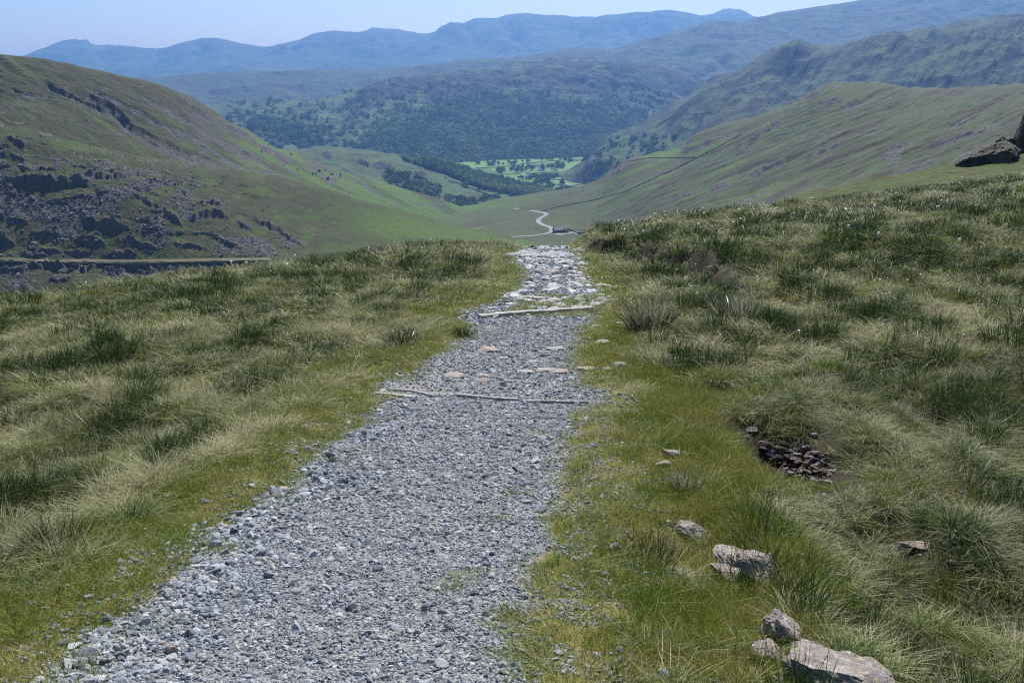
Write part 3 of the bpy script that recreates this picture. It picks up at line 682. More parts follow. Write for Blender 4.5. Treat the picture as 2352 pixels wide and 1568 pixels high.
# ------------------------------------------------------------------ stones
import bmesh
def ico(sub):
    bm = bmesh.new(); bmesh.ops.create_icosphere(bm, subdivisions=sub, radius=1)
    v = np.array([p.co[:] for p in bm.verts]); f = np.array([[q.index for q in p.verts] for p in bm.faces]); bm.free()
    return v, f
ICO = {k: ico(k) for k in (2, 3, 4, 5)}
def stone_co(seed, sub=2, cuts=9, flat=.6, rough=.04, lo=.55, hi=.95):
    r = np.random.RandomState(seed); v, f = ICO[sub]; v = v.copy()
    for k in range(cuts):
        n = r.randn(3); n /= np.linalg.norm(n); d = lo + (hi-lo)*r.rand()
        s = v@n - d; v = v - np.maximum(s, 0)[:, None]*n
    if rough:
        nn = v/np.linalg.norm(v, axis=1)[:, None]
        nv = fbm(nn[:, 0]*2.2+nn[:, 2]*1.3+seed, nn[:, 1]*2.2-nn[:, 2]*.9, 4, seed % 50)
        v = v*(1 + rough*2*nv)[:, None]
        if sub >= 4:
            q = fbm(nn[:, 0]*9+seed, nn[:, 1]*9+nn[:, 2]*7, 4, seed % 40)
            cr = np.abs(fbm(nn[:, 0]*2.5+nn[:, 2]*2+seed*1.7, nn[:, 1]*2.5-nn[:, 2], 3, seed % 30))
            v = v*(1 + .035*q - .08*np.exp(-(cr/.035)**2))[:, None]
    return v*np.array([1, .8, flat]), f
def stone_mat(name, a, b, c, warm, scale, inst=False, lichen=0.0):
    t = NT(name)
    tc = t.n('ShaderNodeTexCoord').outputs['Object']
    if inst:
        base = t.ramp(t.attr('tint', True), [(0, a), (.45, b), (.8, c), (1, warm)])
        base = t.mix(t.ramp(t.noise(3, 4, .7, vec=tc), [(.3, .0), (.7, .5)]), base, c)
        nb = t.bump(t.noise(4, 4, .7, vec=tc), .4, .2)
    else:
        n1 = t.noise(scale, 6, .7, dist=.4); n2 = t.noise(scale*5, 5, .75)
        base = t.ramp(n1, [(.3, a), (.5, b), (.68, c)])
        base = t.mix(t.ramp(n2, [(.45, 0.0), (.65, .6)]), base, warm)
        base = t.mix(t.ramp(t.noise(scale*9, 4, .8), [(.3, .75), (.48, 0.0)]), base, tuple(x*.3 for x in a))
        if lichen:
            base = t.mix(t.ramp(t.noise(scale*3.3, 3, .6), [(.62, 0.0), (.68, lichen)]), base, (.30, .31, .10))
            base = t.mix(t.ramp(t.noise(scale*4.7, 3, .65), [(.6, 0.0), (.64, lichen)]), base, (.48, .47, .44))
        vs = t.vscale(t.pos(), (1, 1, 3.2))
        hh = t.math('ADD', t.noise(scale*2.2, 7, .75, vec=vs, dist=.6), t.math('MULTIPLY', t.noise(scale*12, 4, .7), .35))
        nb = t.bump(hh, .9, .05/scale*4)
    return t.done(t.principled(base, .85, nb, .25))
M_grav = stone_mat('gravel_stone', (.035, .045, .062), (.13, .155, .19), (.38, .405, .435), (.38, .33, .27), 3, inst=True)
M_boul = stone_mat('grey_boulder_stone', (.15, .135, .128), (.27, .245, .23), (.40, .37, .345), (.29, .225, .19), 6, lichen=.8)
M_pale = stone_mat('pale_stone', (.26, .25, .25), (.36, .35, .345), (.46, .45, .44), (.40, .35, .30), 7)
M_pink = stone_mat('pinkish_stone', (.22, .19, .17), (.32, .275, .25), (.40, .36, .33), (.33, .25, .20), 7)
M_dark = stone_mat('dark_slate_stone', (.045, .05, .065), (.08, .09, .11), (.13, .14, .165), (.12, .11, .11), 9)
M_blue = stone_mat('blue_grey_stone', (.12, .135, .16), (.19, .21, .245), (.29, .31, .345), (.24, .22, .21), 9)
M_brown = stone_mat('brown_stone', (.07, .055, .05), (.12, .095, .082), (.18, .15, .135), (.14, .10, .08), 9)
def proto_stone(k, sub=2, **kw):
    v, f = stone_co(k, sub, **kw); o = mesh_np('gravel_kind', v, f, M_grav, smooth=False, link=False); return o
gprot = [proto_stone(300+k, 2, cuts=8, flat=.45+.05*(k % 7), rough=.02, lo=.5, hi=.9) for k in range(14)]

def in_frame(x, y, z, m=160):
    U, V = proj(x, y, z); return (U > -m) & (U < 2352+m) & (V < 1568+m*1.5)
def cand(y0, y1, dens, seed):
    r = np.random.RandomState(seed); hw = .56*y1 + .9
    n = int(dens*(y1-y0)*2*hw); x = (r.rand(n)*2-1)*hw; y = y0 + (y1-y0)*r.rand(n)
    k = np.abs(x) < .56*y + .9
    return x[k], y[k]
P_, R_, S_, I_, T_ = [], [], [], [], []
r = np.random.RandomState(41)
for (y0, y1, dens, k) in ((1.8, 4.4, 18000, .60), (4.4, 7.5, 10000, .72), (7.5, 12, 3800, .98), (12, 19, 1500, 1.5), (19, 31, 600, 2.3)):
    x, y = cand(y0, y1, dens, int(y0*10))
    d = np.maximum(XL(y) - x, x - XR(y)) + .16*fbm(x/.35, y/.35, 3, 211) + .10*fbm(x/.1, y/.1, 2, 213)
    right = x > XR(y)
    # density: full on the path, thinning over the verge
    verge = np.where(right, np.where(y < 8, .55, .3), .35)
    p = np.where(d < 0, 1.0, np.clip(.50*np.exp(-d/(.28*verge/.3)) - .05, 0, 1))
    p = np.where(right & (y < 8) & (d > 0), np.clip(.95*np.exp(-d/np.where(y < 5.5, .42, .26)), 0, .6)*(fbm(x/.25, y/.25, 3, 77) > -.15), p)
    worn = fbm(x/.9, y/1.8, 3, 217)                       # places worn down to grit
    p = p*np.where(d < -.1, np.clip(1.15 - 1.3*np.maximum(worn, 0), .35, 1), 1)
    keep = r.rand(len(x)) < p
    x, y, d = x[keep], y[keep], d[keep]
    n = len(x)
    sz = np.exp(r.randn(n)*.5)*.0074*k
    edge = np.exp(-np.abs(d+.12)/.22)*(x < XL(y)+.5); sz *= 1 + 1.5*edge*r.rand(n)*sst(9, 4, y)
    sz = np.clip(sz, .003, .034*max(k, 1)); big = (r.rand(n) < .012); sz[big] *= 1.7
    z = gz(x, y) + sz*.12
    P_.append(np.stack([x, y, z], -1)); R_.append(np.stack([r.randn(n)*.35, r.randn(n)*.35, r.rand(n)*6.28], -1))
    S_.append(sz[:, None]*(1+.25*r.randn(n, 3)).clip(.6, 1.5)); I_.append(r.randint(0, 14, n)); T_.append(np.clip(r.rand(n)**.9*.86 + (r.rand(n) < .06)*.5, 0, 1))
scatter('gravel', np.concatenate(P_), np.concatenate(R_), np.concatenate(S_), np.concatenate(I_), np.concatenate(T_), gprot, 'loose grey gravel covering the footpath')
# rough flat rubble on the upper path
x, y = cand(12.5, 29, 26, 91); d = np.maximum(XL(y) - x, x - XR(y)-.3) + .3*fbm(x/.5, y/.5, 2, 3); k = (d < -.05) & (r.rand(len(x)) < np.where(y < 13.2, .0, .9)); x, y = x[k], y[k]; n = len(x)
sz = np.clip(np.exp(r.randn(n)*.45)*.06, .03, .12); z = gz(x, y)
scatter('rubble', np.stack([x, y, z+sz*.05], -1), np.stack([r.randn(n)*.18, r.randn(n)*.18, r.rand(n)*6.28], -1), sz[:, None]*np.array([1.2, 1, .6]), r.randint(0, 8, n), .55+.4*r.rand(n),
        [proto_stone(400+k, 3, cuts=9, flat=.45, rough=.04) for k in range(8)], 'broken flat stones on the rough upper path')

# ------------------------------------------------------------------ individual rocks
_rk = [1000]; FOOT = []
def rock(U, V, w, h, mat, label, flat=None, rz=None, cuts=11, group=None, name='rock', sub=None, sink=.3, elong=.7, tilt=0):
    _rk[0] += 1; sd_ = _rk[0]; rr = np.random.RandomState(sd_)
    x, y = ground_hit(U, V + h*.22); z = float(gz(x, y)); dep = y*cp - z*sp
    if mat is M_boul and h > 30: w, h, elong = w*1.32, h*1.12, min(1.0, elong*1.2)
    Wm = w*S*dep/F; Hm = h*S*dep/F
    ang = math.atan2(-z, y)
    dm = Wm*elong                                   # depth of the stone
    hm = max((Hm - dm*math.sin(ang)*.8)/math.cos(ang), Wm*.16) if flat is None else Wm*flat
    big = mat is M_boul and w > 40
    if big: sink = .6
    v, f = stone_co(sd_, sub or (5 if w > 60 else 4 if w > 40 else 3), cuts=cuts, flat=1, rough=.10 if big else .05, lo=.5, hi=.92)
    v = v/np.abs(v).max(0)
    v = v*np.array([Wm/2, dm/2, hm/2*(1+sink)])
    a = rr.uniform(-.25, .25) if rz is None else rz
    FOOT.append((x, y, Wm*.5, dm*.5))
    c_, s_ = math.cos(a), math.sin(a)
    ct, st = math.cos(tilt), math.sin(tilt)
    v = np.stack([v[:, 0]*ct + v[:, 2]*st, v[:, 1], -v[:, 0]*st + v[:, 2]*ct], -1)
    v = np.stack([v[:, 0]*c_ - v[:, 1]*s_, v[:, 0]*s_ + v[:, 1]*c_, v[:, 2]], -1)
    o = mesh_np(name, v, f, mat, smooth=(w > 30)); o.location = (x, y, z + hm*(.5-sink*.5))
    tag(o, label, 'rock' if name != 'boulder' else 'boulder', group)
    if w > 30:
        try: o.data.set_sharp_from_angle(angle=R(34))
        except Exception: pass
    return o
ROCKS = [
 # beside the path, lower right
 (1588, 1216, 78, 52, M_boul, 'block-shaped grey boulder beside the spreading rush clump, uppermost of the edge boulders', 'boulder', {}),
 (1587, 1238, 24, 12, M_blue, 'small blue-grey rock directly below the block-shaped boulder', 'rock', {}),
 (1690, 1280, 110, 52, M_boul, 'lichen-spotted boulder sloping down to the right, left half of the cracked pair', 'boulder', dict(tilt=.3)),
 (1745, 1298, 90, 62, M_boul, 'cracked boulder on the lower side of the sloping lichen-spotted one', 'boulder', dict(tilt=.35)),
 (1672, 1310, 78, 36, M_boul, 'low ledge of grey rock just below the sloping lichen-spotted boulder', 'boulder', dict(tilt=.3)),
 (1727, 1332, 26, 18, M_boul, 'small knob of rock at the foot of the cracked boulders', 'rock', {}),
 (1792, 1445, 78, 84, M_boul, 'tall pinkish-grey boulder with a dark undercut right side', 'boulder', dict(elong=.8)),
 (1772, 1492, 80, 56, M_boul, 'rough boulder leaning below the tall undercut one', 'boulder', dict(tilt=.4)),
 (1853, 1488, 66, 34, M_boul, 'flat-topped grey boulder wedged behind the largest boulder', 'boulder', {}),
 (1820, 1498, 26, 20, M_pale, 'small pale rock wedged between the leaning boulder and the flat-topped one', 'rock', {}),
 (1843, 1500, 18, 18, M_pale, 'smaller pale rock touching the wedged one on its right', 'rock', {}),
 (1925, 1540, 205, 72, M_boul, 'largest boulder, striped grey, at the lower edge of the picture', 'boulder', dict(tilt=.18, cuts=9)),
 (1688, 1406, 13, 14, M_blue, 'round blue-grey rock in turf left of the tall undercut boulder', 'rock', {}),
 (1727, 1415, 14, 14, M_dark, 'round dark rock in turf touching the tall undercut boulder', 'rock', {}),
 (1753, 1449, 18, 9, M_blue, 'sliver of grey rock against the left side of the tall undercut boulder', 'rock', {}),
 # the dip and the grass around it
 (1722, 983, 44, 13, M_boul, 'long pale rock capping the top of the stony dip', 'rock', {}),
 (1870, 1001, 17, 11, M_blue, 'rounded grey rock at the upper right rim of the stony dip', 'rock', {}),
 (2112, 1255, 98, 18, M_pink, 'long flat rock lying in the grass far right of the boulders', 'rock', dict(elong=.35)),
 (2188, 1291, 28, 16, M_pink, 'pinkish rock in the grass right of the long flat rock', 'rock', {}),
 (1911, 1151, 15, 10, M_pale, 'white rock alone in the grass below the stony dip', 'rock', {}),
 (1908, 1312, 18, 11, M_pale, 'pale angular rock in grass right of the cracked boulders', 'rock', {}),
 (1940, 1305, 10, 8, M_pink, 'tiny buff rock just right of the pale angular one', 'rock', {}),
 (1835, 1269, 30, 7, M_pale, 'thin white rock sliver lying in the grass above the cracked boulders', 'rock', {}),
 (1870, 1271, 12, 8, M_pale, 'small white rock right of the thin sliver', 'rock', {}),
 (1892, 1275, 12, 6, M_blue, 'small flat grey rock, last of the row right of the thin sliver', 'rock', {}),
 (2243, 1350, 26, 10, M_blue, 'purplish slate rock by itself at the far lower right', 'rock', dict(tilt=.35)),
 (1540, 1040, 50, 26, M_pink, 'pinkish flat rock bedded in the right verge, above the half-dead rushes', 'rock', {}),
 (1522, 1066, 40, 22, M_pink, 'second pinkish flat rock in the right verge, below the first', 'rock', {}),
 (1450, 965, 12, 9, M_dark, 'small dark rock alone on the green right verge', 'rock', {}),
 (1380, 873, 17, 9, M_dark, 'dark bluish rock on the right verge by the end of the stone bar', 'rock', {}),
 # right side of the path, middle
 (1383, 785, 38, 15, M_pale, 'rounded pale rock in the grass mound right of the path', 'rock', {}),
 (1364, 748, 36, 11, M_pale, 'low pale rock on the upper rim of the grass mound', 'rock', {}),
 (1424, 741, 26, 8, M_pale, 'flat pale rock right of the low one on the mound rim', 'rock', {}),
 (1350, 845, 52, 14, M_pink, 'flat buff rock under the small earth scar', 'rock', {}),
 (1422, 835, 38, 13, M_pale, 'pale rock at the right end of the small earth scar', 'rock', {}),
 (1395, 846, 30, 8, M_pink, 'thin buff rock between the two rocks of the earth scar', 'rock', {}),
 # set in the path
 (1255, 847, 50, 14, M_pink, 'buff slab sunk in gravel at the right of the path, by a grass tuft', 'rock', {}),
 (1285, 853, 40, 9, M_pink, 'narrow buff slab touching the sunk slab on its right', 'rock', {}),
 (1206, 852, 44, 11, M_pale, 'pale slab sunk in mid path, left of the buff slabs', 'rock', {}),
 (1227, 829, 28, 8, M_pale, 'small pale slab above the mid-path slab', 'rock', {}),
 (1123, 802, 50, 15, M_pink, 'pinkish slab flush with the gravel, upper left of the path', 'rock', {}),
 (1276, 801, 44, 13, M_pale, 'pale slab flush with the gravel, upper right of the path', 'rock', {}),
 (1040, 862, 52, 12, M_pink, 'orange-tinted slab at the left of the path above the stone bar', 'rock', {}),
 (1109, 871, 36, 9, M_pink, 'rosy slab in mid path above the stone bar', 'rock', {}),
 (1108, 861, 32, 7, M_pink, 'second rosy slab immediately behind the first', 'rock', {}),
 (1065, 867, 12, 8, M_dark, 'small dark rock right of the orange-tinted slab', 'rock', {}),
 (1164, 892, 18, 9, M_pale, 'white rock on gravel just above the stone bar', 'rock', {}),
 (1080, 826, 22, 7, M_pink, 'small buff slab left of centre on the path', 'rock', {}),
 (1159, 821, 26, 7, M_pale, 'pale slab with moss, at the centre of the path', 'rock', {}),
 (1104, 935, 12, 7, M_dark, 'small dark rock on gravel below the stone bar', 'rock', {}),
 (1168, 997, 20, 12, M_blue, 'angular blue-grey rock on the gravel in mid path', 'rock', {}),
 (1253, 1005, 40, 6, M_blue, 'long low ridge of slate in the gravel near the right verge', 'rock', {}),
 (966, 1028, 14, 7, M_blue, 'small slate rock left of centre on the wide gravel', 'rock', {}),
 (875, 924, 15, 9, M_blue, 'grey rock in turf below the left end of the stone bar', 'rock', {}),
 (844, 920, 12, 6, M_blue, 'smaller grey rock left of it in the turf below the stone bar', 'rock', {}),
 # rough ground beyond the kerb
 (1262, 627, 64, 17, M_pale, 'long pale slab lying tilted across the upper path', 'rock', dict(elong=.5)),
 (1290, 604, 38, 13, M_pale, 'grey slab at the right of the upper path, above the long one', 'rock', {}),
 (1378, 657, 24, 7, M_pale, 'flat rock right of the upper path, second above the kerb', 'rock', {}),
 (1357, 657, 22, 7, M_pale, 'flat rock touching its twin right of the upper path', 'rock', {}),
 (1390, 677, 24, 7, M_pale, 'rightmost flat rock beside the upper path', 'rock', {}),
 (1367, 689, 32, 10, M_blue, 'blue-grey rock above the right end of the kerb', 'rock', {}),
 (1364, 699, 36, 9, M_pale, 'pale rock nearest to the right end of the kerb', 'rock', {}),
 (1239, 684, 30, 8, M_pale, 'pale flat rock behind the middle of the kerb', 'rock', {}),
 (1272, 687, 30, 10, M_pink, 'buff rounded rock behind the kerb, right of the pale flat one', 'rock', {}),
 (1254, 697, 20, 8, M_pale, 'small pale rock nearest to the middle of the kerb', 'rock', {}),
 (1313, 693, 20, 7, M_pink, 'buff rock behind the right half of the kerb', 'rock', {}),
 (1325, 686, 20, 7, M_pale, 'pale rock above the buff one behind the right half of the kerb', 'rock', {}),
 (1262, 707, 22, 5, M_pink, 'low buff rock touching the back of the kerb', 'rock', {}),
 (1164, 693, 20, 9, M_dark, 'dark rock in a grass tuft behind the left half of the kerb', 'rock', {}),
 (1164, 706, 10, 5, M_pale, 'tiny pale rock just behind the left end of the kerb', 'rock', {}),
 (1061, 686, 22, 8, M_dark, 'dark slate rock in the grass left of the kerb', 'rock', {}),
 (1070, 695, 12, 6, M_pale, 'small pale rock below the dark slate rock left of the kerb', 'rock', {}),
 (1152, 676, 18, 9, M_pale, 'pale rock at the left edge of the path above the kerb', 'rock', {}),
 (1171, 674, 16, 7, M_blue, 'grey rock right of the pale one at the left edge above the kerb', 'rock', {}),
 (1316, 649, 30, 7, M_pale, 'pale slab in the middle of the upper path', 'rock', {}),
 (1219, 670, 34, 8, M_blue, 'flat grey slab left of centre on the upper path', 'rock', {}),
 (1222, 568, 13, 9, M_dark, 'dark rock standing on the crest of the path', 'rock', {}),
 (1240, 570, 20, 8, M_pale, 'pale rock beside the dark one on the crest', 'rock', {}),
 (1286, 567, 9, 6, M_dark, 'small dark rock on the crest at the right', 'rock', {}),
 (1268, 573, 14, 5, M_pale, 'white rock lying in the middle of the crest', 'rock', {}),
 (1193, 581, 26, 4, M_pale, 'thin white slab on the crest left of the path', 'rock', {}),
 # foreground left
 (395, 1493, 38, 32, M_pink, 'largest loose stone on the near gravel, cream and blocky', 'rock', dict(elong=.8)),
 (369, 1478, 25, 15, M_pink, 'cream stone touching the largest loose one', 'rock', {}),
 (264, 1448, 42, 20, M_blue, 'flat grey stone at the edge of the near gravel by a grass spur', 'rock', {}),
 (354, 1414, 32, 17, M_blue, 'square grey stone on the near gravel above the flat one', 'rock', {}),
 (182, 1528, 32, 22, M_dark, 'dark stone at the lower left, leftmost of three in a row', 'rock', {}),
 (213, 1522, 22, 22, M_blue, 'grey stone at the lower left, middle of three in a row', 'rock', {}),
 (243, 1521, 28, 22, M_dark, 'dark slanting stone at the lower left, rightmost of three in a row', 'rock', {}),
 (172, 1364, 17, 13, M_brown, 'dark reddish stone alone in the left turf', 'rock', {}),
 (321, 1241, 24, 11, M_blue, 'flat grey stone alone in the left turf, farthest up', 'rock', {}),
 (287, 1271, 19, 14, M_pale, 'pale stone in left turf, upper one of a close pair', 'rock', {}),
 (274, 1284, 23, 11, M_pale, 'pale stone in left turf, lower one of a close pair', 'rock', {}),
 (313, 1290, 20, 12, M_blue, 'grey stone in left turf, right of the close pair', 'rock', {}),
 (197, 1325, 14, 8, M_blue, 'small bluish stone in left turf above the reddish one', 'rock', {}),
 (187, 1388, 20, 10, M_pale, 'light stone in left turf just below the reddish one', 'rock', {}),
 (231, 1376, 14, 9, M_pink, 'buff stone in left turf right of the reddish one', 'rock', {}),
 (129, 1434, 21, 15, M_blue, 'grey stone of the small heap in the lower left turf, upper left', 'rock', {}),
 (147, 1445, 27, 14, M_blue, 'grey stone of the small heap in the lower left turf, right', 'rock', {}),
 (112, 1463, 21, 13, M_blue, 'grey stone of the small heap in the lower left turf, bottom', 'rock', {}),
 (51, 1484, 28, 9, M_pale, 'flat pale stone in the turf near the lower left corner', 'rock', {}),
 (20, 1494, 18, 7, M_blue, 'thin grey stone next to the lower left corner', 'rock', {}),
 (560, 1213, 24, 14, M_blue, 'bluish stone at the left gravel edge, midway', 'rock', {}),
 (680, 1282, 26, 12, M_pale, 'pale flat stone on the gravel left of centre', 'rock', {}),
 (670, 1409, 24, 12, M_pale, 'white stone on the near gravel left of centre', 'rock', {}),
 (682, 1363, 20, 10, M_dark, 'dark stone on the near gravel left of centre', 'rock', {}),
 (671, 1344, 18, 12, M_dark, 'second dark stone, just above the first, left of centre', 'rock', {}),
 (760, 1285, 22, 7, M_pale, 'thin pale stone on mid gravel', 'rock', {}),
 (543, 1426, 12, 9, M_pink, 'small orange stone on the near gravel', 'rock', {}),
 (593, 1465, 17, 13, M_pink, 'cream stone on the near gravel right of the largest one', 'rock', {}),
 (540, 1360, 22, 10, M_blue, 'grey stone on near gravel above the orange one', 'rock', {}),
 (985, 1350, 20, 12, M_pink, 'buff pink stone on the gravel at right of centre', 'rock', {}),
 (385, 1554, 24, 12, M_blue, 'flat stone at the bottom edge below the largest loose stone', 'rock', {}),
 (1052, 1192, 20, 10, M_blue, 'wide grey stone on mid gravel, right of centre', 'rock', {}),
 (730, 1143, 20, 11, M_dark, 'dark stone near the left gravel edge where it narrows', 'rock', {}),
 (1095, 1510, 28, 16, M_blue, 'grey stone on gravel near the bottom edge, at the right', 'rock', {}),
]
for U_, V_, w_, h_, m_, lb, nm, kw in ROCKS: rock(U_, V_, w_, h_, m_, lb, name=nm, **kw)
# the heap of brown stones in the dip
rr = np.random.RandomState(3)
for k in range(110):
    while True:
        u = rr.uniform(1738, 1918); v = rr.uniform(1020, 1112)
        if inpoly([(1735, 1015), (1790, 1030), (1860, 1028), (1905, 1055), (1925, 1085), (1915, 1112), (1840, 1112), (1790, 1085)], np.array([u]), np.array([v]))[0]: break
    s_ = rr.uniform(12, 27)*(1.25 if v < 1060 and u < 1830 else .85)
    o = rock(u, v, s_, s_*.55, M_brown if rr.rand() < .8 else M_blue, 'brown stone in the heap filling the dip', group='brown stones heaped in the dip', name='stone', sub=3, sink=.1, elong=.75, tilt=rr.uniform(-.3, .3))
    o['category'] = 'stone'; o.location.z += rr.uniform(0, .03)

# ------------------------------------------------------------------ kerb stones across the path
def bar(name, pts, wd, ht, mat, label, lift=0.0, cat='kerb'):
    P = []
    for u, v in pts:
        x, y = ground_hit(u, v); P.append((x, y, float(gz(x, y))))
    P = np.array(P); n = 46; tt_ = np.linspace(0, 1, n); src = np.linspace(0, 1, len(P))
    C_ = np.stack([np.interp(tt_, src, P[:, k]) for k in range(3)], -1)
    d = np.gradient(C_, axis=0); d[:, 2] = 0; d /= np.linalg.norm(d, axis=1)[:, None]; nrm = np.stack([-d[:, 1], d[:, 0], 0*d[:, 0]], -1)
    prof = [(-.5, -1), (-.5, .65), (-.42, .95), (-.2, 1), (.2, 1), (.42, .95), (.5, .65), (.5, -1)]
    V_ = []
    for i in range(n):
        for k, (a, b) in enumerate(prof):
            j = .004*gnoise(np.array([i*.6+k*7.]), np.array([k*3.1]), 5)[0]
            V_.append(C_[i] + nrm[i]*(a*wd*(1+.07*math.sin(i*.5+k)) + j) + np.array([0, 0, lift + b*ht*(1+.03*math.sin(i*.9+k)) + j]))
    m = len(prof); Fs = [(i*m+k, i*m+k+1, (i+1)*m+k+1, (i+1)*m+k) for i in range(n-1) for k in range(m-1)]
    o = mesh_np(name, np.array(V_), np.array(Fs), mat, smooth=False)
    bm = bmesh.new(); bm.from_mesh(o.data); bm.verts.ensure_lookup_table()
    bm.faces.new([bm.verts[k] for k in range(m)]); bm.faces.new([bm.verts[(n-1)*m+k] for k in range(m-1, -1, -1)])
    bmesh.ops.recalc_face_normals(bm, faces=bm.faces); bm.to_mesh(o.data); bm.free()
    return tag(o, label, cat)
bar('kerb_stone', [(1101, 731), (1180, 725), (1270, 718), (1362, 712)], .09, .036, M_pale, 'long pale stone kerb laid across the path in front of the rough stony stretch', .02)
bar('kerb_stone', [(862, 905), (905, 909), (955, 914)], .05, .022, M_pale, 'left of the low stone bars across the gravel, nearest to the turf')
bar('kerb_stone', [(906, 897), (950, 900), (1000, 911)], .03, .02, M_pale, 'thin stone bar just behind the left low bar')
bar('kerb_stone', [(1050, 911), (1110, 914), (1190, 921)], .035, .024, M_pale, 'middle stone bar of the low row, with grass tufts behind it')
bar('kerb_stone', [(1200, 923), (1280, 926), (1352, 926)], .025, .02, M_pale, 'right end stone bar of the low row, half buried in gravel')
bar('kerb_stone', [(1164, 586), (1235, 588), (1306, 585)], .36, .05, M_blue, 'broad flat stone slab across the path at the crest')

# ------------------------------------------------------------------ grasses
def blades(n, Rr, h0, h1, w, lean, curl, seed, wind=(0, 0), seg=3, huer=(0, 1)):
    r = np.random.RandomState(seed)
    V_, F4, F3, hue, tt = [], [], [], [], []
    b = 0
    for i in range(n):
        a = r.rand()*6.28; q = Rr*math.sqrt(r.rand()); bx, by = q*math.cos(a), q*math.sin(a)
        h = h0 + (h1-h0)*r.rand(); da = a + r.randn()*.9; ln = lean*(.3+r.rand())*(.4 + q/Rr)
        dx = math.cos(da)*ln + wind[0]*(.5+r.rand()); dy = math.sin(da)*ln + wind[1]*(.5+r.rand())
        c = curl*(.4+r.rand()); ta = r.rand()*6.28; px, py = math.cos(ta)*w*.5, math.sin(ta)*w*.5; hu = huer[0]+(huer[1]-huer[0])*r.rand()
        for s in range(seg+1):
            t_ = s/seg; ang = t_*(1 + c)
            ex = bx + dx*h*(t_ + c*t_*t_); ey = by + dy*h*(t_ + c*t_*t_); ez = h*(t_ - .45*c*t_*t_*math.hypot(dx, dy)*1.6)
            ez = max(ez, -.02)
            if s < seg:
                k = 1 - .55*t_
                V_ += [(ex-px*k, ey-py*k, ez), (ex+px*k, ey+py*k, ez)]; hue += [hu]*2; tt += [t_]*2
            else:
                V_.append((ex, ey, ez)); hue.append(hu); tt.append(1)
        for s in range(seg-1): F4.append((b+2*s, b+2*s+1, b+2*s+3, b+2*s+2))
        F3.append((b+2*seg-2, b+2*seg-1, b+2*seg)); b += 2*seg+1
    return np.array(V_), [np.array(F4), np.array(F3)], dict(hue=hue, bt=tt)
def grass_mat(name, dark, mid, pale, inst=True, tipc=None, rough=.5, trans=.35, spec=.35):
    t = NT(name)
    tn = t.attr('tint', True) if inst else None
    f = t.math('MULTIPLY', t.attr('hue'), .55)
    if inst: f = t.math('ADD', t.math('MULTIPLY', t.math('SUBTRACT', t.attr('hue'), .5), .55), tn, clamp=True)
    c = t.ramp(f, [(0.0, dark), (.45, mid), (1.0, pale)])
    if tipc: c = t.mix(t.ramp(t.math('ADD', t.attr('bt'), t.math('MULTIPLY', t.attr('hue'), .3)), [(.6, 0.0), (1.15, .8)]), c, tipc)
    p = t.n('ShaderNodeBsdfPrincipled'); t.l(c, p.inputs['Base Color']); p.inputs['Roughness'].default_value = rough; p.inputs['Specular IOR Level'].default_value = spec
    tr = t.n('ShaderNodeBsdfTranslucent'); t.l(c, tr.inputs['Color'])
    mx = t.n('ShaderNodeMixShader'); mx.inputs[0].default_value = trans
    t.l(p.outputs[0], mx.inputs[1]); t.l(tr.outputs[0], mx.inputs[2])
    return t.done(mx.outputs[0])
M_long = grass_mat('moor_grass_blades', (.014, .045, .003), (.062, .112, .009), (.39, .375, .225), tipc=(.39, .37, .23), rough=.6, spec=.12, trans=.25)
M_turf = grass_mat('turf_blades', (.075, .125, .010), (.17, .205, .03), (.38, .30, .13), rough=.6, spec=.15, trans=.25)
M_rush = grass_mat('rush_stems', (.012, .03, .007), (.024, .055, .013), (.07, .09, .035), inst=False, rough=.4, trans=.15, tipc=(.14, .13, .06))
M_straw = grass_mat('dead_rush_stems', (.17, .15, .11), (.30, .27, .21), (.46, .43, .37), inst=False, rough=.5, trans=.25)
def gproto(args, mat): 
    v, f, at = blades(*args[0], **args[1]); return mesh_np('grass_kind', v, f, mat, at, smooth=True, link=False)
W = (.35, -.25)
longs = {}
for lod, (w_, nb, Rr, hs) in enumerate(((.0031, 50, .055, .85), (.0052, 46, .085, 1.0), (.009, 42, .14, 1.2), (.015, 40, .22, 1.45))):
    longs[lod] = [gproto(((nb, Rr, .045*hs, .14*hs, w_, .9, .55, 500+lod*10+k), dict(wind=W)), M_long) for k in range(4)]
turfs = {}
for lod, (w_, nb, Rr, hs) in enumerate(((.0020, 80, .07, 1.0), (.0036, 70, .11, 1.2), (.007, 60, .18, 1.4))):
    turfs[lod] = [gproto(((nb, Rr, .015*hs, .05*hs, w_, .8, .5, 600+lod*10+k), dict(wind=(.1, -.1))), M_turf) for k in range(4)]
def patch_tint(x, y):
    b = fbm(x/1.6, y/3.0, 4, 231)*.75 + fbm(x/.45, y/.7, 3, 233)*.45
    return .385 + b*2.3 + .9*np.maximum(0, fbm(x/.22, y/.3, 2, 235))*np.sign(fbm(x/.5, y/.5, 2, 236))
acc = {k: [[], [], [], [], []] for k in ('long', 'turf')}
LP = [p for k in longs for p in longs[k]]; TP = [p for k in turfs for p in turfs[k]]
r = np.random.RandomState(43)
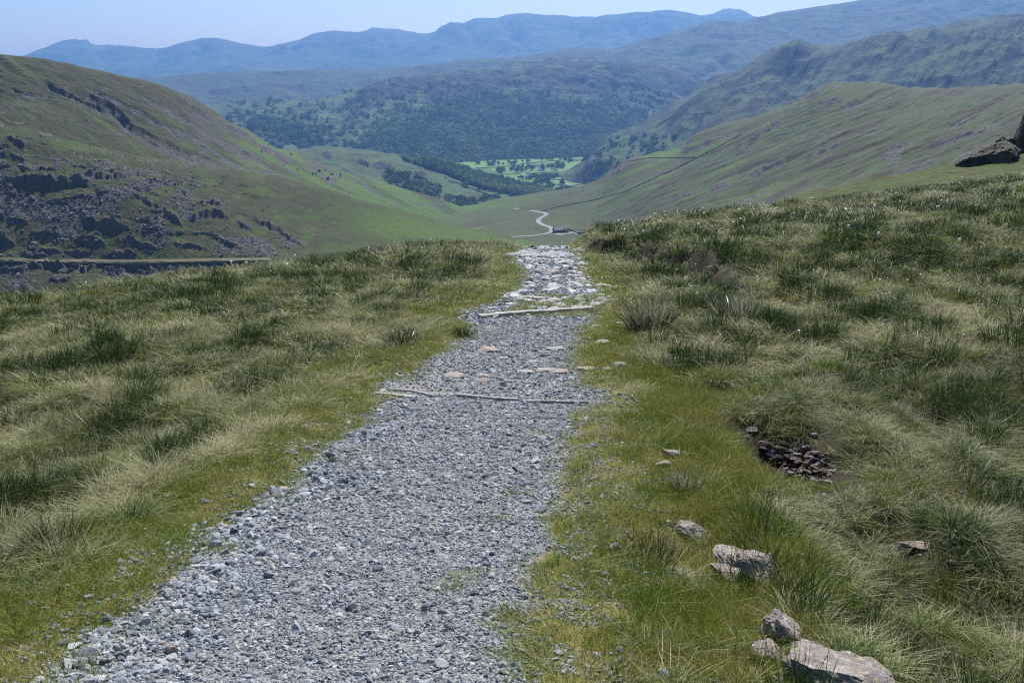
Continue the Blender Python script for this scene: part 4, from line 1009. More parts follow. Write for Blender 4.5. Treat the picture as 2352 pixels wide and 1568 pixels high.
for (y0, y1, dl, dt, ll, lt) in ((1.2, 4.5, 620, 560, 0, 0), (4.5, 8, 480, 450, 0, 0), (8, 13, 260, 200, 1, 1), (13, 21, 110, 90, 2, 2), (21, 38, 48, 40, 3, 2)):
    for kind, dens in (('long', dl), ('turf', dt)):
        x, y = cand(y0, y1, dens, int(y0*10)+(5 if kind == 'turf' else 0))
        pdv = np.maximum(XL(y) - x, x - XR(y)) + .16*fbm(x/.35, y/.35, 3, 211) + .10*fbm(x/.1, y/.1, 2, 213)
        right = x > (XL(y)+XR(y))/2
        tw = np.where(right, np.where(y < 9, 1.05 - .35*fbm(x/.6, y/.6, 2, 7), .45), .40 + .55*fbm(x/.7, y/.7, 3, 9) + .06*np.maximum(0, 6-y))
        pl = sst(tw-.12, tw+.25, pdv)
        hole = np.hypot((x-HX)/HRX, (y-HY)/HRY) < 1.0 - .35*fbm(x/.12, y/.12, 2, 3)
        if kind == 'long': hole |= (np.abs(x-HX+.05) < .30) & (y > HY-HRY-.35) & (y < HY)
        bs_ = BS(x, y); face = (bs_ > -.15) & (bs_ < .55) & (fbm(x/1.3, y/1.3, 2, 8) > -.15) & (y > 13) & (y < 30) & (x < 9)
        dh_, _, ah_ = linedist(HAG, x, y); face |= (dh_ < .38)
        if kind == 'long':
            p = pl*np.where(face, .32, 1)
            p = np.maximum(p, (pdv > .08)*.10*right*(y < 9))
            p *= (pdv > .03)
            p *= np.clip(.55 + 2.6*fbm(x/.24, y/.30, 2, 245), .06, 1)*np.clip(.8 + 1.5*fbm(x/.9, y/1.2, 2, 247), .35, 1)
        else:
            bare = fbm(x/.5, y/.5, 3, 235)
            p = np.where(pdv > .0, 1, 0)*(1-pl*.8)*np.where(right & (y < 8), np.clip(.75 + 1.2*bare, .15, 1), .95)
            up = (y > 12.6) & (y < 15) & (pdv < 0) & (pdv > -1.6) & (x > XL(y)+.5); p = np.where(up, .95*(fbm(x/.3, y/.3, 2, 51) > -.15), p)
            p = np.where((pdv < 0) & (pdv > -.25) & (fbm(x/.25, y/.25, 2, 53) > .25), .5, p)
            p *= ~face
        p = p*(~hole)
        for fx, fy, fa, fb in FOOT:
            if fy > y1+.5 or fy < y0-.5: continue
            e = np.hypot((x-fx)/(fa+.015), (y-fy)/(fb+.015)); p = np.where(e < .82, 0, p)
            if kind == 'long' and fa > .02: p = np.where((np.abs(x-fx) < fa*1.1) & (y < fy) & (y > fy-fb-.10-.02*fy), p*.06, p)
        keep = r.rand(len(x)) < p; x, y, pdv = x[keep], y[keep], pdv[keep]; right = right[keep]; n = len(x)
        z = gz(x, y) - .008
        tn = patch_tint(x, y)
        if kind == 'long':
            tn = tn + .20*(x > 1.5)*sst(3, 9, y)*sst(16, 8, y) + r.randn(n)*.16
            tn = np.where(BS(x, y) > -1, tn, tn)
            hs = .60 + .75*fbm(x/.6, y/.6, 2, 237) + .35*r.rand(n)**2; hs = np.maximum(hs, .28) ; hs *= sst(0, .9, pdv)*.5 + .5
            hs = hs*np.where((x > .9) & (y < 7), .68, 1.0)
            tn = np.where((x > 1.1) & (y < 8.5), tn*.62-.02, tn)
            sc_ = np.stack([.9+.3*r.rand(n), .9+.3*r.rand(n), hs*1.25], -1)
            idx = ll*4 + r.randint(0, 4, n)
            ro = np.stack([r.randn(n)*.16, r.randn(n)*.16, r.randn(n)*1.3], -1)
        else:
            sc_ = (np.ones((n, 3))*(.75+.6*r.rand(n))[:, None]); sc_[:, 2] *= .8+.9*sst(.1, .7, pdv)
            tn = .35 + .5*fbm(x/.4, y/.4, 3, 239) + .15*r.rand(n)
            idx = lt*4 + r.randint(0, 4, n); ro = np.stack([r.randn(n)*.1, r.randn(n)*.1, r.rand(n)*6.28], -1)
        A = acc[kind]; A[0].append(np.stack([x, y, z], -1)); A[1].append(ro); A[2].append(sc_); A[3].append(idx); A[4].append(np.clip(tn, 0, 1))
for kind, prot, nm, lb in (('long', LP, 'moor_grass', 'long pale and green moor grass either side of the path'), ('turf', TP, 'short_turf', 'short yellow-green turf along the path edges')):
    A = [np.concatenate(q) for q in acc[kind]]
    for i_, p in enumerate(prot): p.name = 'kind_%03d' % i_
    scatter(nm, *A, prot, lb)
    print(nm, len(A[0]))

# dark rush patches scattered over the moor (too many to count)
def rush_proto(n, Rr, h0, h1, w_, seed): return gproto(((n, Rr, h0, h1, w_, .35, .5, seed), dict(wind=(.12, -.08), huer=(0, .8))), M_rushi)
M_rushi = grass_mat('sedge_blades', (.010, .027, .005), (.022, .055, .010), (.07, .09, .03), rough=.45, trans=.25)
seds = [rush_proto(90, .10, .12, .30, .0034, 700+k) for k in range(3)] + [rush_proto(80, .16, .16, .34, .007, 710+k) for k in range(3)] + [rush_proto(70, .26, .2, .38, .013, 720+k) for k in range(3)]
for i_, p in enumerate(seds): p.name = 'kind_%03d' % i_
A = [[], [], [], [], []]
for (y0, y1, dens, lod) in ((1.5, 8, 34, 0), (8, 16, 18, 1), (16, 36, 8, 2)):
    x, y = cand(y0, y1, dens, int(900+y0)); pdv = np.maximum(XL(y) - x, x - XR(y))
    m = fbm(x/.7, y/1.0, 3, 241) + .3*fbm(x/5, y/5, 2, 243)
    k = (pdv > .9) & (m > .07) & ~((x > 1.0) & (x < 2.7) & (y > 4.9) & (y < 8.4)); x, y = x[k], y[k]; n = len(x)
    A[0].append(np.stack([x, y, gz(x, y)-.01], -1)); A[1].append(np.stack([r.randn(n)*.1, r.randn(n)*.1, r.randn(n)*.8], -1)); s_ = (.6+.5*r.rand(n))
    A[2].append(np.stack([s_, s_, s_*.85], -1)); A[3].append(lod*3+r.randint(0, 3, n)); A[4].append(.25+.35*r.rand(n))
scatter('sedge', *[np.concatenate(q) for q in A], seds, 'dark green sedge patches among the moor grass')

# cotton grass: white heads on thin stalks
M_cot = NT('cotton_head'); M_cot = M_cot.done(M_cot.principled((.8, .8, .78), .9))
cps = []
for k, s_ in enumerate((.012, .02, .03)):
    v, f = stone_co(800+k, 2, cuts=2, flat=1.3, rough=.3); v = v*s_ + np.array([0, 0, .20])
    b, ff, _ = blades(2, .003, .2, .21, .003, .05, .1, 810+k)
    cps.append(mesh_np('kind_%d' % k, np.concatenate([v, b]), [np.concatenate([f, ff[1]+len(v)]), ff[0]+len(v)], M_cot, smooth=True, link=False))
x, y = cand(6, 37, 3.2, 951); pdv = np.maximum(XL(y)-x, x-XR(y)); wgt = np.where(x > 2, sst(5, 32, y), sst(20, 25, y)*.35)
k = (pdv > 1) & (r.rand(len(x)) < wgt*sst(-.2, .4, fbm(x/3, y/3, 2, 61))); x, y = x[k], y[k]; n = len(x)
s_ = .7 + .6*r.rand(n); idx = np.where(y < 14, 0, 1)
scatter('cotton_grass', np.stack([x, y, gz(x, y)], -1), np.stack([r.randn(n)*.25, r.randn(n)*.25, r.rand(n)*6.28], -1), np.stack([s_]*3, -1), idx, s_, cps, 'white cotton grass heads dotted over the moor')

# ------------------------------------------------------------------ rush clumps one can tell apart
def rush_clump(U, V, wpx, hpx, mat_mix, label, seed, n=150):
    x, y = ground_hit(U, V+hpx*.45); z = float(gz(x, y)); dep = y*cp - z*sp
    Rr = wpx*S*dep/F*.42; h = hpx*S*dep/F*1.0
    root = empty('rush_clump', (x, y, z-.02)); tag(root, label, 'rushes', 'rush clumps on the moor')
    ww = max(.003, .0011*dep*.9)
    g, d_ = mat_mix
    if g:
        v, f, at = blades(int(n*g), Rr, h*.45, h*.95, ww, .5, .45, seed, huer=(0, .9)); mesh_np('green_stems', v, f, M_rush, at, parent=root)
    if d_:
        v, f, at = blades(int(n*d_), Rr*.9, h*.5, h*1.15, ww, .42, .30, seed+1, wind=(-.12, 0), huer=(.1, 1)); mesh_np('dead_stems', v, f, M_straw, at, parent=root)
    return root
for a in ((1490, 712, 105, 100, (.9, .8), 'tallest rush clump with bleached dead stems, just right of the stone kerb', 1, 190),
          (1690, 705, 110, 70, (.5, .8), 'rush clump of arching brown stems to the right of the tallest clump', 3, 170),
          (540, 880, 110, 62, (1, .1), 'wide dark green rush clump halfway up the left moor', 5, 190),
          (262, 962, 120, 60, (1, 0), 'dark rush clump beside pale straw grass on the left moor', 7, 190),
          (130, 1205, 150, 110, (1, .1), 'nearest big rush clump at the left edge, in deep green', 9, 240),
          (920, 765, 60, 66, (1, .15), 'upright rush clump left of the path where the verge bulges', 11, 130),
          (780, 795, 70, 46, (1, .1), 'low rush clump left of the upright one by the verge', 13, 130),
          (1006, 632, 34, 40, (1, .1), 'small dark rush clump near the crest left of the path', 15, 90),
          (1086, 632, 36, 32, (1, 0), 'small green rush clump closest to the upper path', 17, 90),
          (2005, 634, 60, 40, (1, .1), 'dark rush clump high on the right slope', 19, 110),
          (2115, 622, 46, 30, (1, .1), 'smaller rush clump beside the dark one high on the right slope', 21, 90),
          (1475, 1245, 190, 90, (.8, .1), 'spreading grassy clump of rushes beside the block-shaped boulder', 23, 240),
          (1575, 1095, 60, 70, (.5, .5), 'half-dead rush clump between the path and the stony dip', 25, 110),
          (30, 940, 80, 56, (1, 0), 'rush clump cut by the left edge of the picture, above the nearest one', 27, 130),
          (1062, 752, 36, 46, (1, 0), 'bright green tuft overhanging the path at the verge bulge', 29, 90)):
    rush_clump(*a[:4], a[4], a[5], a[6], a[7])
# heather
M_hea = NT('heather_sprigs'); M_hea = M_hea.done(M_hea.principled((.075, .05, .045), .9))

# ------------------------------------------------------------------ far things: trees
M_bark = NT('bark'); M_bark = M_bark.done(M_bark.principled((.07, .055, .04), .95))
def leafmat(name, a, b, inst=False):
    t = NT(name)
    n1 = t.noise(.35, 3, .6); oi = t.n('ShaderNodeObjectInfo').outputs['Random']
    f = t.math('ADD', t.math('MULTIPLY', n1, .6), t.math('MULTIPLY', t.attr('tint', True) if inst else oi, .45))
    c = t.ramp(f, [(.25, a), (.75, b)])
    p = t.principled(c, .85, None, .1); tr = t.n('ShaderNodeBsdfTranslucent'); t.l(c, tr.inputs[0])
    mx = t.n('ShaderNodeMixShader'); mx.inputs[0].default_value = .25; t.l(p, mx.inputs[1]); t.l(tr.outputs[0], mx.inputs[2])
    return t.done(mx.outputs[0])
M_leaf = leafmat('tree_leaves', (.025, .05, .012), (.065, .105, .03)); M_leafi = leafmat('wood_leaves', (.02, .045, .018), (.14, .20, .07), True)
M_con = leafmat('conifer_needles', (.012, .028, .012), (.03, .055, .022)); M_yel = leafmat('yellow_green_leaves', (.10, .12, .02), (.2, .2, .04))
def crown_mesh(seed, n, conifer=False, lobes=7):
    r = np.random.RandomState(seed); C_, Q = [], []
    if conifer:
        for i in range(n):
            z = r.rand()**1.3; rad = (1-z)*.30*(.75+.35*r.rand())*(1+.15*math.sin(z*40)); a = r.rand()*6.28
            C_.append((rad*math.cos(a), rad*math.sin(a), .12+.88*z)); Q.append(.07*(1.3-z))
    else:
        L_ = [(r.randn()*.20, r.randn()*.20, .62+r.randn()*.13, .20+.10*r.rand()) for _ in range(lobes)]
        for i in range(n):
            l = L_[r.randint(len(L_))]; d = r.randn(3); d /= np.linalg.norm(d); q = l[3]*(.75+.35*r.rand())
            C_.append((l[0]+d[0]*q, l[1]+d[1]*q, max(.2, l[2]+d[2]*q*.95))); Q.append(.055+.04*r.rand())
    V_, F_ = [], []
    for i, (c, q) in enumerate(zip(C_, Q)):
        cc = np.array(c); u = cc - np.array([0, 0, .45]); u = u/(np.linalg.norm(u)+1e-6) + r.randn(3)*.6; u /= np.linalg.norm(u)
        a = np.cross(u, r.randn(3)); a /= np.linalg.norm(a); b = np.cross(u, a)
        V_ += [cc + q*(a+b*.3), cc + q*(b-a*.2)+u*q*.3, cc - q*(a*.9-b*.2), cc - q*b - u*q*.2]; F_.append((4*i, 4*i+1, 4*i+2, 4*i+3))
    return np.array(V_), np.array(F_)
def trunk_mesh(seed, top=.55):
    r = np.random.RandomState(seed); V_, F_ = [], []
    def limb(p0, p1, r0, r1, k=6):
        p0, p1 = np.array(p0), np.array(p1); d = p1-p0; d /= np.linalg.norm(d); a = np.cross(d, [.3, .9, .1]); a /= np.linalg.norm(a); b = np.cross(d, a); s = len(V_)
        for p, q in ((p0, r0), ((p0+p1)/2 + r.randn(3)*.01, (r0+r1)/2), (p1, r1)):
            for j in range(k): V_.append(p + q*(a*math.cos(j*6.283/k) + b*math.sin(j*6.283/k)))
        for m in range(2):
            for j in range(k): F_.append((s+m*k+j, s+m*k+(j+1) % k, s+(m+1)*k+(j+1) % k, s+(m+1)*k+j))
    limb((0, 0, -.05), (0, 0, top), .035, .018)
    for j in range(4):
        a = j*1.6+r.rand(); limb((0, 0, .25+.07*j), (.2*math.cos(a), .2*math.sin(a), .5+.06*j), .015, .006, 5)
    return np.array(V_), np.array(F_)
# the woods read as one mass: instanced crowns
wp = []
for k in range(5):
    v, f = crown_mesh(900+k, 210, lobes=6+k % 3); v2, f2 = trunk_mesh(930+k)
    wp.append(mesh_np('kind_%03d' % k, np.concatenate([v, v2]), np.concatenate([f, f2+len(v)]), M_leafi, smooth=False, link=False))
def wood(name, lay, poly_fn, box, n, hs, label, seed):
    rr = np.random.RandomState(seed); P = []; tries = 0
    while len(P) < n and tries < n*5:
        tries += 1; u = rr.uniform(box[0], box[2]); v = rr.uniform(box[1], box[3])
        if not poly_fn(np.array([u]), np.array([v]))[0]: continue
        q = pick(lay, u, v)
        if q is None: continue
        P.append((q.x, q.y, q.z-.8))
    P = np.array(P); m = len(P); s = rr.uniform(hs[0], hs[1], m)
    scatter(name, P, np.stack([0*s, 0*s, rr.rand(m)*6.28], -1), np.stack([s*1.25, s*1.25, s], -1), rr.randint(0, 5, m), np.clip(.42+1.3*fbm(P[:, 0]/140, P[:, 1]/140, 3, 7) + .42*rr.randn(m), 0, 1.3), wp, label)
    print(name, m)
wood('oak_wood', 'central_hill', lambda U, V: woodmask_cen(U, V) > .5, (540, 220, 1540, 388), 7000, (14, 25), 'dense oak wood covering the face of the central hill', 1)
wood('scattered_trees', 'central_hill', lambda U, V: (fbm(U/30, V/14, 3, 141) > .05), (520, 210, 1600, 345), 1300, (8, 17), 'scattered trees and thickets above the oak wood', 5)
wood('hanging_wood', 'middle_hill', lambda U, V: inpoly(WMID, U, V), (920, 360, 1295, 465), 1500, (9, 16), 'band of wood running down the low green hill', 2)
wood('streamside_wood', 'middle_hill', lambda U, V: inpoly(WMID2[2], U, V) | inpoly(WMID2[0], U, V), (880, 380, 1160, 485), 190, (7, 13), 'scattered trees on the low green hill and along its stream', 3)
wood('fellside_scrub', 'right_craggy_fell', lambda U, V: (fbm(U/16, V/10, 3, 131) > .12), (1340, 310, 1560, 425), 260, (6, 11), 'bushes and small trees on the foot of the craggy fell', 4)

# individual trees
cv = [crown_mesh(950+k, 260, lobes=7) for k in range(4)]; ccn = [crown_mesh(960+k, 320, True) for k in range(2)]
tv = trunk_mesh(970); tcn = trunk_mesh(971, .9)
proto_t = []
for k in range(6):
    con = k >= 4; v, f = (ccn[k-4] if con else cv[k])
    nm = 'conifer_tree' if con else 'broadleaf_tree'
    root = bpy.data.objects.new(nm, None)
    cr = mesh_np('crown', v, f, M_con if con else M_leaf, smooth=False, link=False); tr = mesh_np('trunk', *(tcn if con else tv), M_bark, link=False)
    proto_t.append((nm, root, cr, tr))
def tree(lay, u, v, h, k, label, group, cat='tree', mat=None, wide=1.1):
    q = pick(lay, u, v)
    if q is None: return
    nm, root, cr, tr = proto_t[k]
    a = root.copy(); col.objects.link(a); a.location = q; a.rotation_euler = (0, 0, (u*7.3+v*3.1) % 6.28); a.scale = (h*wide, h*wide, h)
    for p in (cr, tr):
        b = p.copy(); col.objects.link(b); b.parent = a
        if mat and p is cr: b.data = b.data.copy(); b.data.materials[0] = mat
    a.name = nm; tag(a, label, cat, group)
rr = np.random.RandomState(12)
def clump(lay, x0, y0, x1, y1, n, h0, h1, kinds, label, group):
    for i in range(n):
        tree(lay, rr.uniform(x0, x1), rr.uniform(y0, y1), rr.uniform(h0, h1), kinds[rr.randint(len(kinds))], label, group, wide=rr.uniform(.95, 1.3))
G1 = 'trees among the valley fields'; BL = [0, 1, 2, 3]; MX = [0, 1, 2, 3, 4]
for a in ((1143, 390, 1171, 399, 12, 'tree in the dark belt left of the white cottages'), (1173, 386, 1212, 395, 16, 'tree in the long belt directly left of the white cottages'), (1216, 386, 1232, 391, 6, 'tree behind the left white cottages'),
          (1258, 381, 1270, 386, 5, 'tree between the two groups of white cottages'), (1276, 378, 1298, 390, 12, 'tree in the grove right of the white cottages'), (1306, 369, 1314, 374, 4, 'tree in the upper right field corner'),
          (1226, 405, 1242, 412, 8, 'tree in the clump below the left cottages'), (1243, 405, 1284, 412, 18, 'tree in the broad dark clump in mid valley'), (1248, 413, 1260, 419, 5, 'tree below the broad dark clump'),
          (1225, 417, 1247, 425, 9, 'tree along the wood edge in mid valley'), (1250, 424, 1274, 432, 10, 'tree by the lower left fields'), (1279, 434, 1308, 439, 9, 'tree in the row along the lowest field'),
          (1301, 403, 1316, 406, 5, 'tree in the short row right of the broad clump'), (1340, 412, 1362, 417, 12, 'tree in the row below the right-hand fields'), (1350, 396, 1396, 403, 10, 'tree under the dark conifer stand'),
          (1190, 409, 1211, 413, 5, 'tree above the hanging wood, in the left fields'), (1216, 410, 1222, 413, 2, 'tree left of the mid-valley clump'), (1318, 396, 1334, 404, 7, 'tree left below the conifer stand'),
          (1120, 374, 1137, 381, 7, 'tree in the upper left fields'), (1092, 374, 1102, 379, 3, 'tree at the far left end of the fields'), (1200, 372, 1214, 374, 3, 'tree on the upper field wall'), (1240, 364, 1330, 368, 12, 'tree in the line under the great wood'), (1140, 374, 1200, 380, 8, 'tree on the field boundary under the great wood')):
    clump('valley_fields', *a[:5], 8, 15, MX if 'dark' in a[5] else BL, a[5], G1)
tree('valley_fields', 1246, 391, 26, 4, 'tall dark conifer standing above the left white cottages', None); tree('valley_fields', 1291, 423, 22, 4, 'tall dark conifer beside the valley road', None)
clump('valley_fields', 1338, 386, 1386, 392, 34, 30, 44, [4, 5], 'dark conifer in the block plantation at the right of the fields', 'conifers of the block plantation')
clump('valley_fields', 1342, 380, 1388, 386, 30, 34, 46, [4, 5], 'dark conifer in the block plantation at the right of the fields', 'conifers of the block plantation')
clump('middle_hill', 913, 440, 955, 452, 14, 14, 20, [0, 1, 2, 3, 4], 'tree in the dense square grove on the low green hill', 'trees of the square grove')
for u, v, h, lb in ((1052, 462, 14, 'tall tree by the stream at the foot of the low hill'), (1060, 458, 11, 'tree behind the tall streamside one'), (1070, 428, 12, 'lone tree on the field wall of the low hill'), (1100, 440, 10, 'bushy tree where the low hill wall bends'), (1142, 455, 9, 'tree at the lower end of the low hill wall'),
                    (1024, 412, 7, 'small tree high on the low green hill'), (845, 382, 5, 'tiny lone tree near the top of the low green hill')):
    tree('middle_hill', u, v, h, int(u) % 4, lb, None)
for i, (u, v, h) in enumerate(((753, 410, 9), (757, 404, 6), (680, 362, 5), (705, 392, 5), (698, 400, 4), (720, 390, 4), (733, 399, 4), (781, 407, 5), (776, 404, 4), (758, 393, 4), (771, 391, 4), (837, 424, 4), (848, 424, 4), (742, 402, 5), (600, 345, 4), (612, 330, 3), (690, 378, 3), (640, 372, 3))):
    tree('left_fell', u + 14*math.sin(i*2.7), v + 5*math.cos(i*4.1) + 5*math.sin(i*2.7), h*.6, i % 4, 'small bush on the bright green flank of the left fell', 'bushes on the green flank', cat='bush')
tree('right_hillside', 1295, 533, 4.5, 1, 'yellow-green bush beside the dark roofed cottage', None, cat='bush', mat=M_yel)
tree('right_hillside', 1302, 535, 3.5, 2, 'smaller yellow-green bush right of the first, by the lay-by', None, cat='bush', mat=M_yel)

# ------------------------------------------------------------------ roads, tracks, field walls
def densify(pts, step=2.0):
    out = []
    for (a, b), (c, d) in zip(pts[:-1], pts[1:]):
        n = max(1, int(math.hypot(c-a, d-b)/step))
        for k in range(n): out.append((a+(c-a)*k/n, b+(d-b)*k/n))
    return out + [pts[-1]]
def smoothp(P, k=3):
    P = np.array(P)
    for _ in range(k): P[1:-1] = .25*P[:-2] + .5*P[1:-1] + .25*P[2:]
    return P
def path3(lay, pts, step=2.0, sm=3):
    P = [pick(lay, u, v) for u, v in densify(pts, step)]; P = [p[:] for p in P if p is not None]
    return smoothp(P, sm)
def ribbon(name, lay, pts, wd, mat, lift=.25, kind='structure', sm=4):
    P = path3(lay, pts, 1.5, sm); d = np.gradient(P, axis=0); d[:, 2] = 0; d /= np.linalg.norm(d, axis=1)[:, None]+1e-9; n = np.stack([-d[:, 1], d[:, 0], 0*d[:, 0]], -1)
    wv = np.linspace(-.5, .5, 5); V_ = []
    for i in range(len(P)):
        for a in wv:
            q = P[i] + n[i]*a*wd; z = drop(lay, q[0], q[1]); z = P[i][2] if z is None else z
            V_.append((q[0], q[1], max(z, .5*z+.5*P[i][2]) + lift))
    o = mesh_np(name, V_, grid_faces(len(P), 5), mat); o['kind'] = kind; return o
t = NT('road_asphalt'); M_road = t.done(t.principled(t.mix(t.noise(.8, 4), (.12, .12, .13), (.18, .18, .185)), .9))
t = NT('track_gravel'); M_track = t.done(t.principled(t.mix(t.noise(.8, 4), (.10, .09, .07), (.16, .145, .12)), .95))
TRK = NT('terrace_turf'); M_ter = TRK.done(TRK.principled(TRK.mix(TRK.noise(.5, 5, .7), (.085, .085, .04), (.15, .14, .09)), .95))
ribbon('footpath_terrace', 'left_hillside', [(-60, 594), (0, 597), (150, 600), (300, 602), (450, 599), (622, 596)], 2.8, M_ter, .7, sm=60)
ribbon('road', 'right_hillside', [(1120, 545), (1175, 543.5), (1223, 541), (1250, 537.5), (1264, 533), (1270, 528), (1266, 522), (1250, 517.5), (1240, 513), (1236, 508), (1237, 503), (1246, 498), (1257, 492), (1250, 489), (1238, 486.5), (1217, 483)], 6.5, M_road)
ribbon('road', 'right_hillside', [(1179, 478.5), (1192, 479.5)], 6, M_road)
ribbon('road', 'right_hillside', [(1268, 535.5), (1290, 538), (1305, 535.5), (1316, 533), (1330, 536)], 9, M_road)
ribbon('footpath_track', 'right_hillside', [(1078, 530), (1095, 524), (1108, 519.5), (1135, 515), (1160, 510), (1182, 507)], 2.0, M_track)
ribbon('footpath_track', 'right_hillside', [(1276, 524), (1290, 521.5), (1308, 516)], 3, M_track)
ribbon('road', 'valley_fields', [(1268, 412.5), (1282, 416), (1298, 421), (1318, 427)], 9, M_road, .4)
ribbon('road', 'valley_fields', [(1196, 398.5), (1212, 401), (1228, 406)], 10, M_road, .4)
t = NT('dry_stone'); nn_ = t.noise(.9, 5, .7); M_wall = t.done(t.principled(t.ramp(nn_, [(.3, (.07, .07, .07)), (.7, (.17, .165, .16))]), .95, t.bump(t.voro(1.6), .8, .3)))
t = NT('hedge_bush'); M_hedge = t.done(t.principled(t.ramp(t.noise(.7, 4, .7), [(.3, (.025, .045, .015)), (.7, (.06, .09, .03))]), .95))
def stone_wall(lay, pts, ht, wd, label, mat=None, group='dry stone field walls'):
    P = path3(lay, pts, 1.2, 2)
    if len(P) < 3: return
    d = np.gradient(P, axis=0); d[:, 2] = 0; d /= np.linalg.norm(d, axis=1)[:, None]+1e-9; n = np.stack([-d[:, 1], d[:, 0], 0*d[:, 0]], -1)
    V_ = []; rr_ = np.random.RandomState(len(P))
    for i in range(len(P)):
        hh = ht*rr_.uniform(.8, 1.15)
        for a, b in ((-.5, -1.2), (-.42, .7), (-.25, 1), (.25, 1), (.42, .7), (.5, -1.2)):
            V_.append(P[i] + n[i]*a*wd + np.array([0, 0, b*hh]))
    o = mesh_np('stone_wall', V_, grid_faces(len(P), 6), mat or M_wall, smooth=False)
    tag(o, label, 'wall', group)
stone_wall('right_hillside', [(1244, 485), (1269, 478), (1310, 469), (1364, 459.5), (1381, 455), (1432, 441), (1470, 424), (1501, 410), (1552, 388), (1600, 363), (1655, 335), (1703, 308)], 1.1, .7, 'long dark wall climbing the right hillside from the road')
stone_wall('right_hillside', [(1440, 372), (1480, 364), (1501, 362), (1550, 363), (1597, 361)], 1.1, .7, 'shorter wall running level to meet the long wall on the right hillside')
stone_wall('right_hillside', [(1283, 524), (1307, 527), (1328, 536), (1352, 535)], 1.6, 1.2, 'low wall behind the dark roofed cottage')
stone_wall('middle_hill', [(839, 417), (855, 424), (870, 430), (890, 434)], 1.8, 1.3, 'wall on the left part of the low green hill')
stone_wall('middle_hill', [(1030, 415), (1050, 420), (1070, 428), (1105, 441.5), (1143, 452.5)], 2.2, 2, 'wall running down the low green hill to the pale field')
stone_wall('right_craggy_fell', [(1511, 284), (1552, 266), (1590, 262), (1634, 258)], 2.0, 1.5, 'thin wall crossing the foot of the craggy fell')
for p, lb in (([(1092, 386), (1120, 385), (1165, 382), (1190, 379)], 'upper left field wall below the great wood'), ([(1190, 379), (1211, 374.5), (1274, 369), (1345, 365)], 'long field wall under the great wood'),
              ([(1196, 384), (1240, 381), (1300, 378)], 'field wall above the white cottages'), ([(1330, 358), (1395, 352)], 'top right field wall'), ([(1300, 372), (1345, 367), (1396, 362)], 'second field wall from the top at the right'),
              ([(1215, 399), (1250, 396), (1290, 394.5), (1320, 398)], 'curved field wall below the white cottages'), ([(1130, 401), (1180, 400), (1196, 398)], 'field wall left of the cottages'), ([(1262, 421), (1300, 428), (1352, 430), (1400, 426)], 'thick dark wall beside the valley road'),
              ([(1300, 428), (1325, 425), (1362, 419.5), (1400, 416)], 'slanting wall splitting the lower right fields'), ([(1316, 409), (1360, 402.5), (1400, 400)], 'wall above the right-hand tree row'), ([(1276, 413), (1340, 412.5), (1400, 411)], 'wall level with the right-hand tree row'),
              ([(1270, 437), (1300, 432), (1322, 429)], 'lowest short wall in the valley'), ([(1262, 398), (1288, 402), (1310, 397)], 'short curved wall right of the cottages'), ([(1200, 413), (1225, 409)], 'short wall left of the mid-valley clump')):
    stone_wall('valley_fields', p, 2.2, 3.2, lb, M_hedge)

# ------------------------------------------------------------------ cottages
M_white = NT('whitewash'); M_white = M_white.done(M_white.principled((.8, .79, .77), .8))
M_slate = NT('slate_roof'); M_slate = M_slate.done(M_slate.principled(M_slate.mix(M_slate.noise(2, 4), (.07, .075, .09), (.13, .135, .15)), .6))
M_win = NT('window_glass'); M_win = M_win.done(M_win.principled((.03, .035, .045), .15, None, .5))
M_stonew = NT('rubble_masonry'); M_stonew = M_stonew.done(M_stonew.principled(M_stonew.mix(M_stonew.noise(3, 5), (.12, .115, .11), (.24, .23, .22)), .9))
def boxv(x0, y0, z0, x1, y1, z1):
    v = np.array([(x, y, z) for z in (z0, z1) for y in (y0, y1) for x in (x0, x1)]); f = np.array([[0, 2, 3, 1], [4, 5, 7, 6], [0, 1, 5, 4], [2, 6, 7, 3], [0, 4, 6, 2], [1, 3, 7, 5]]); return v, f
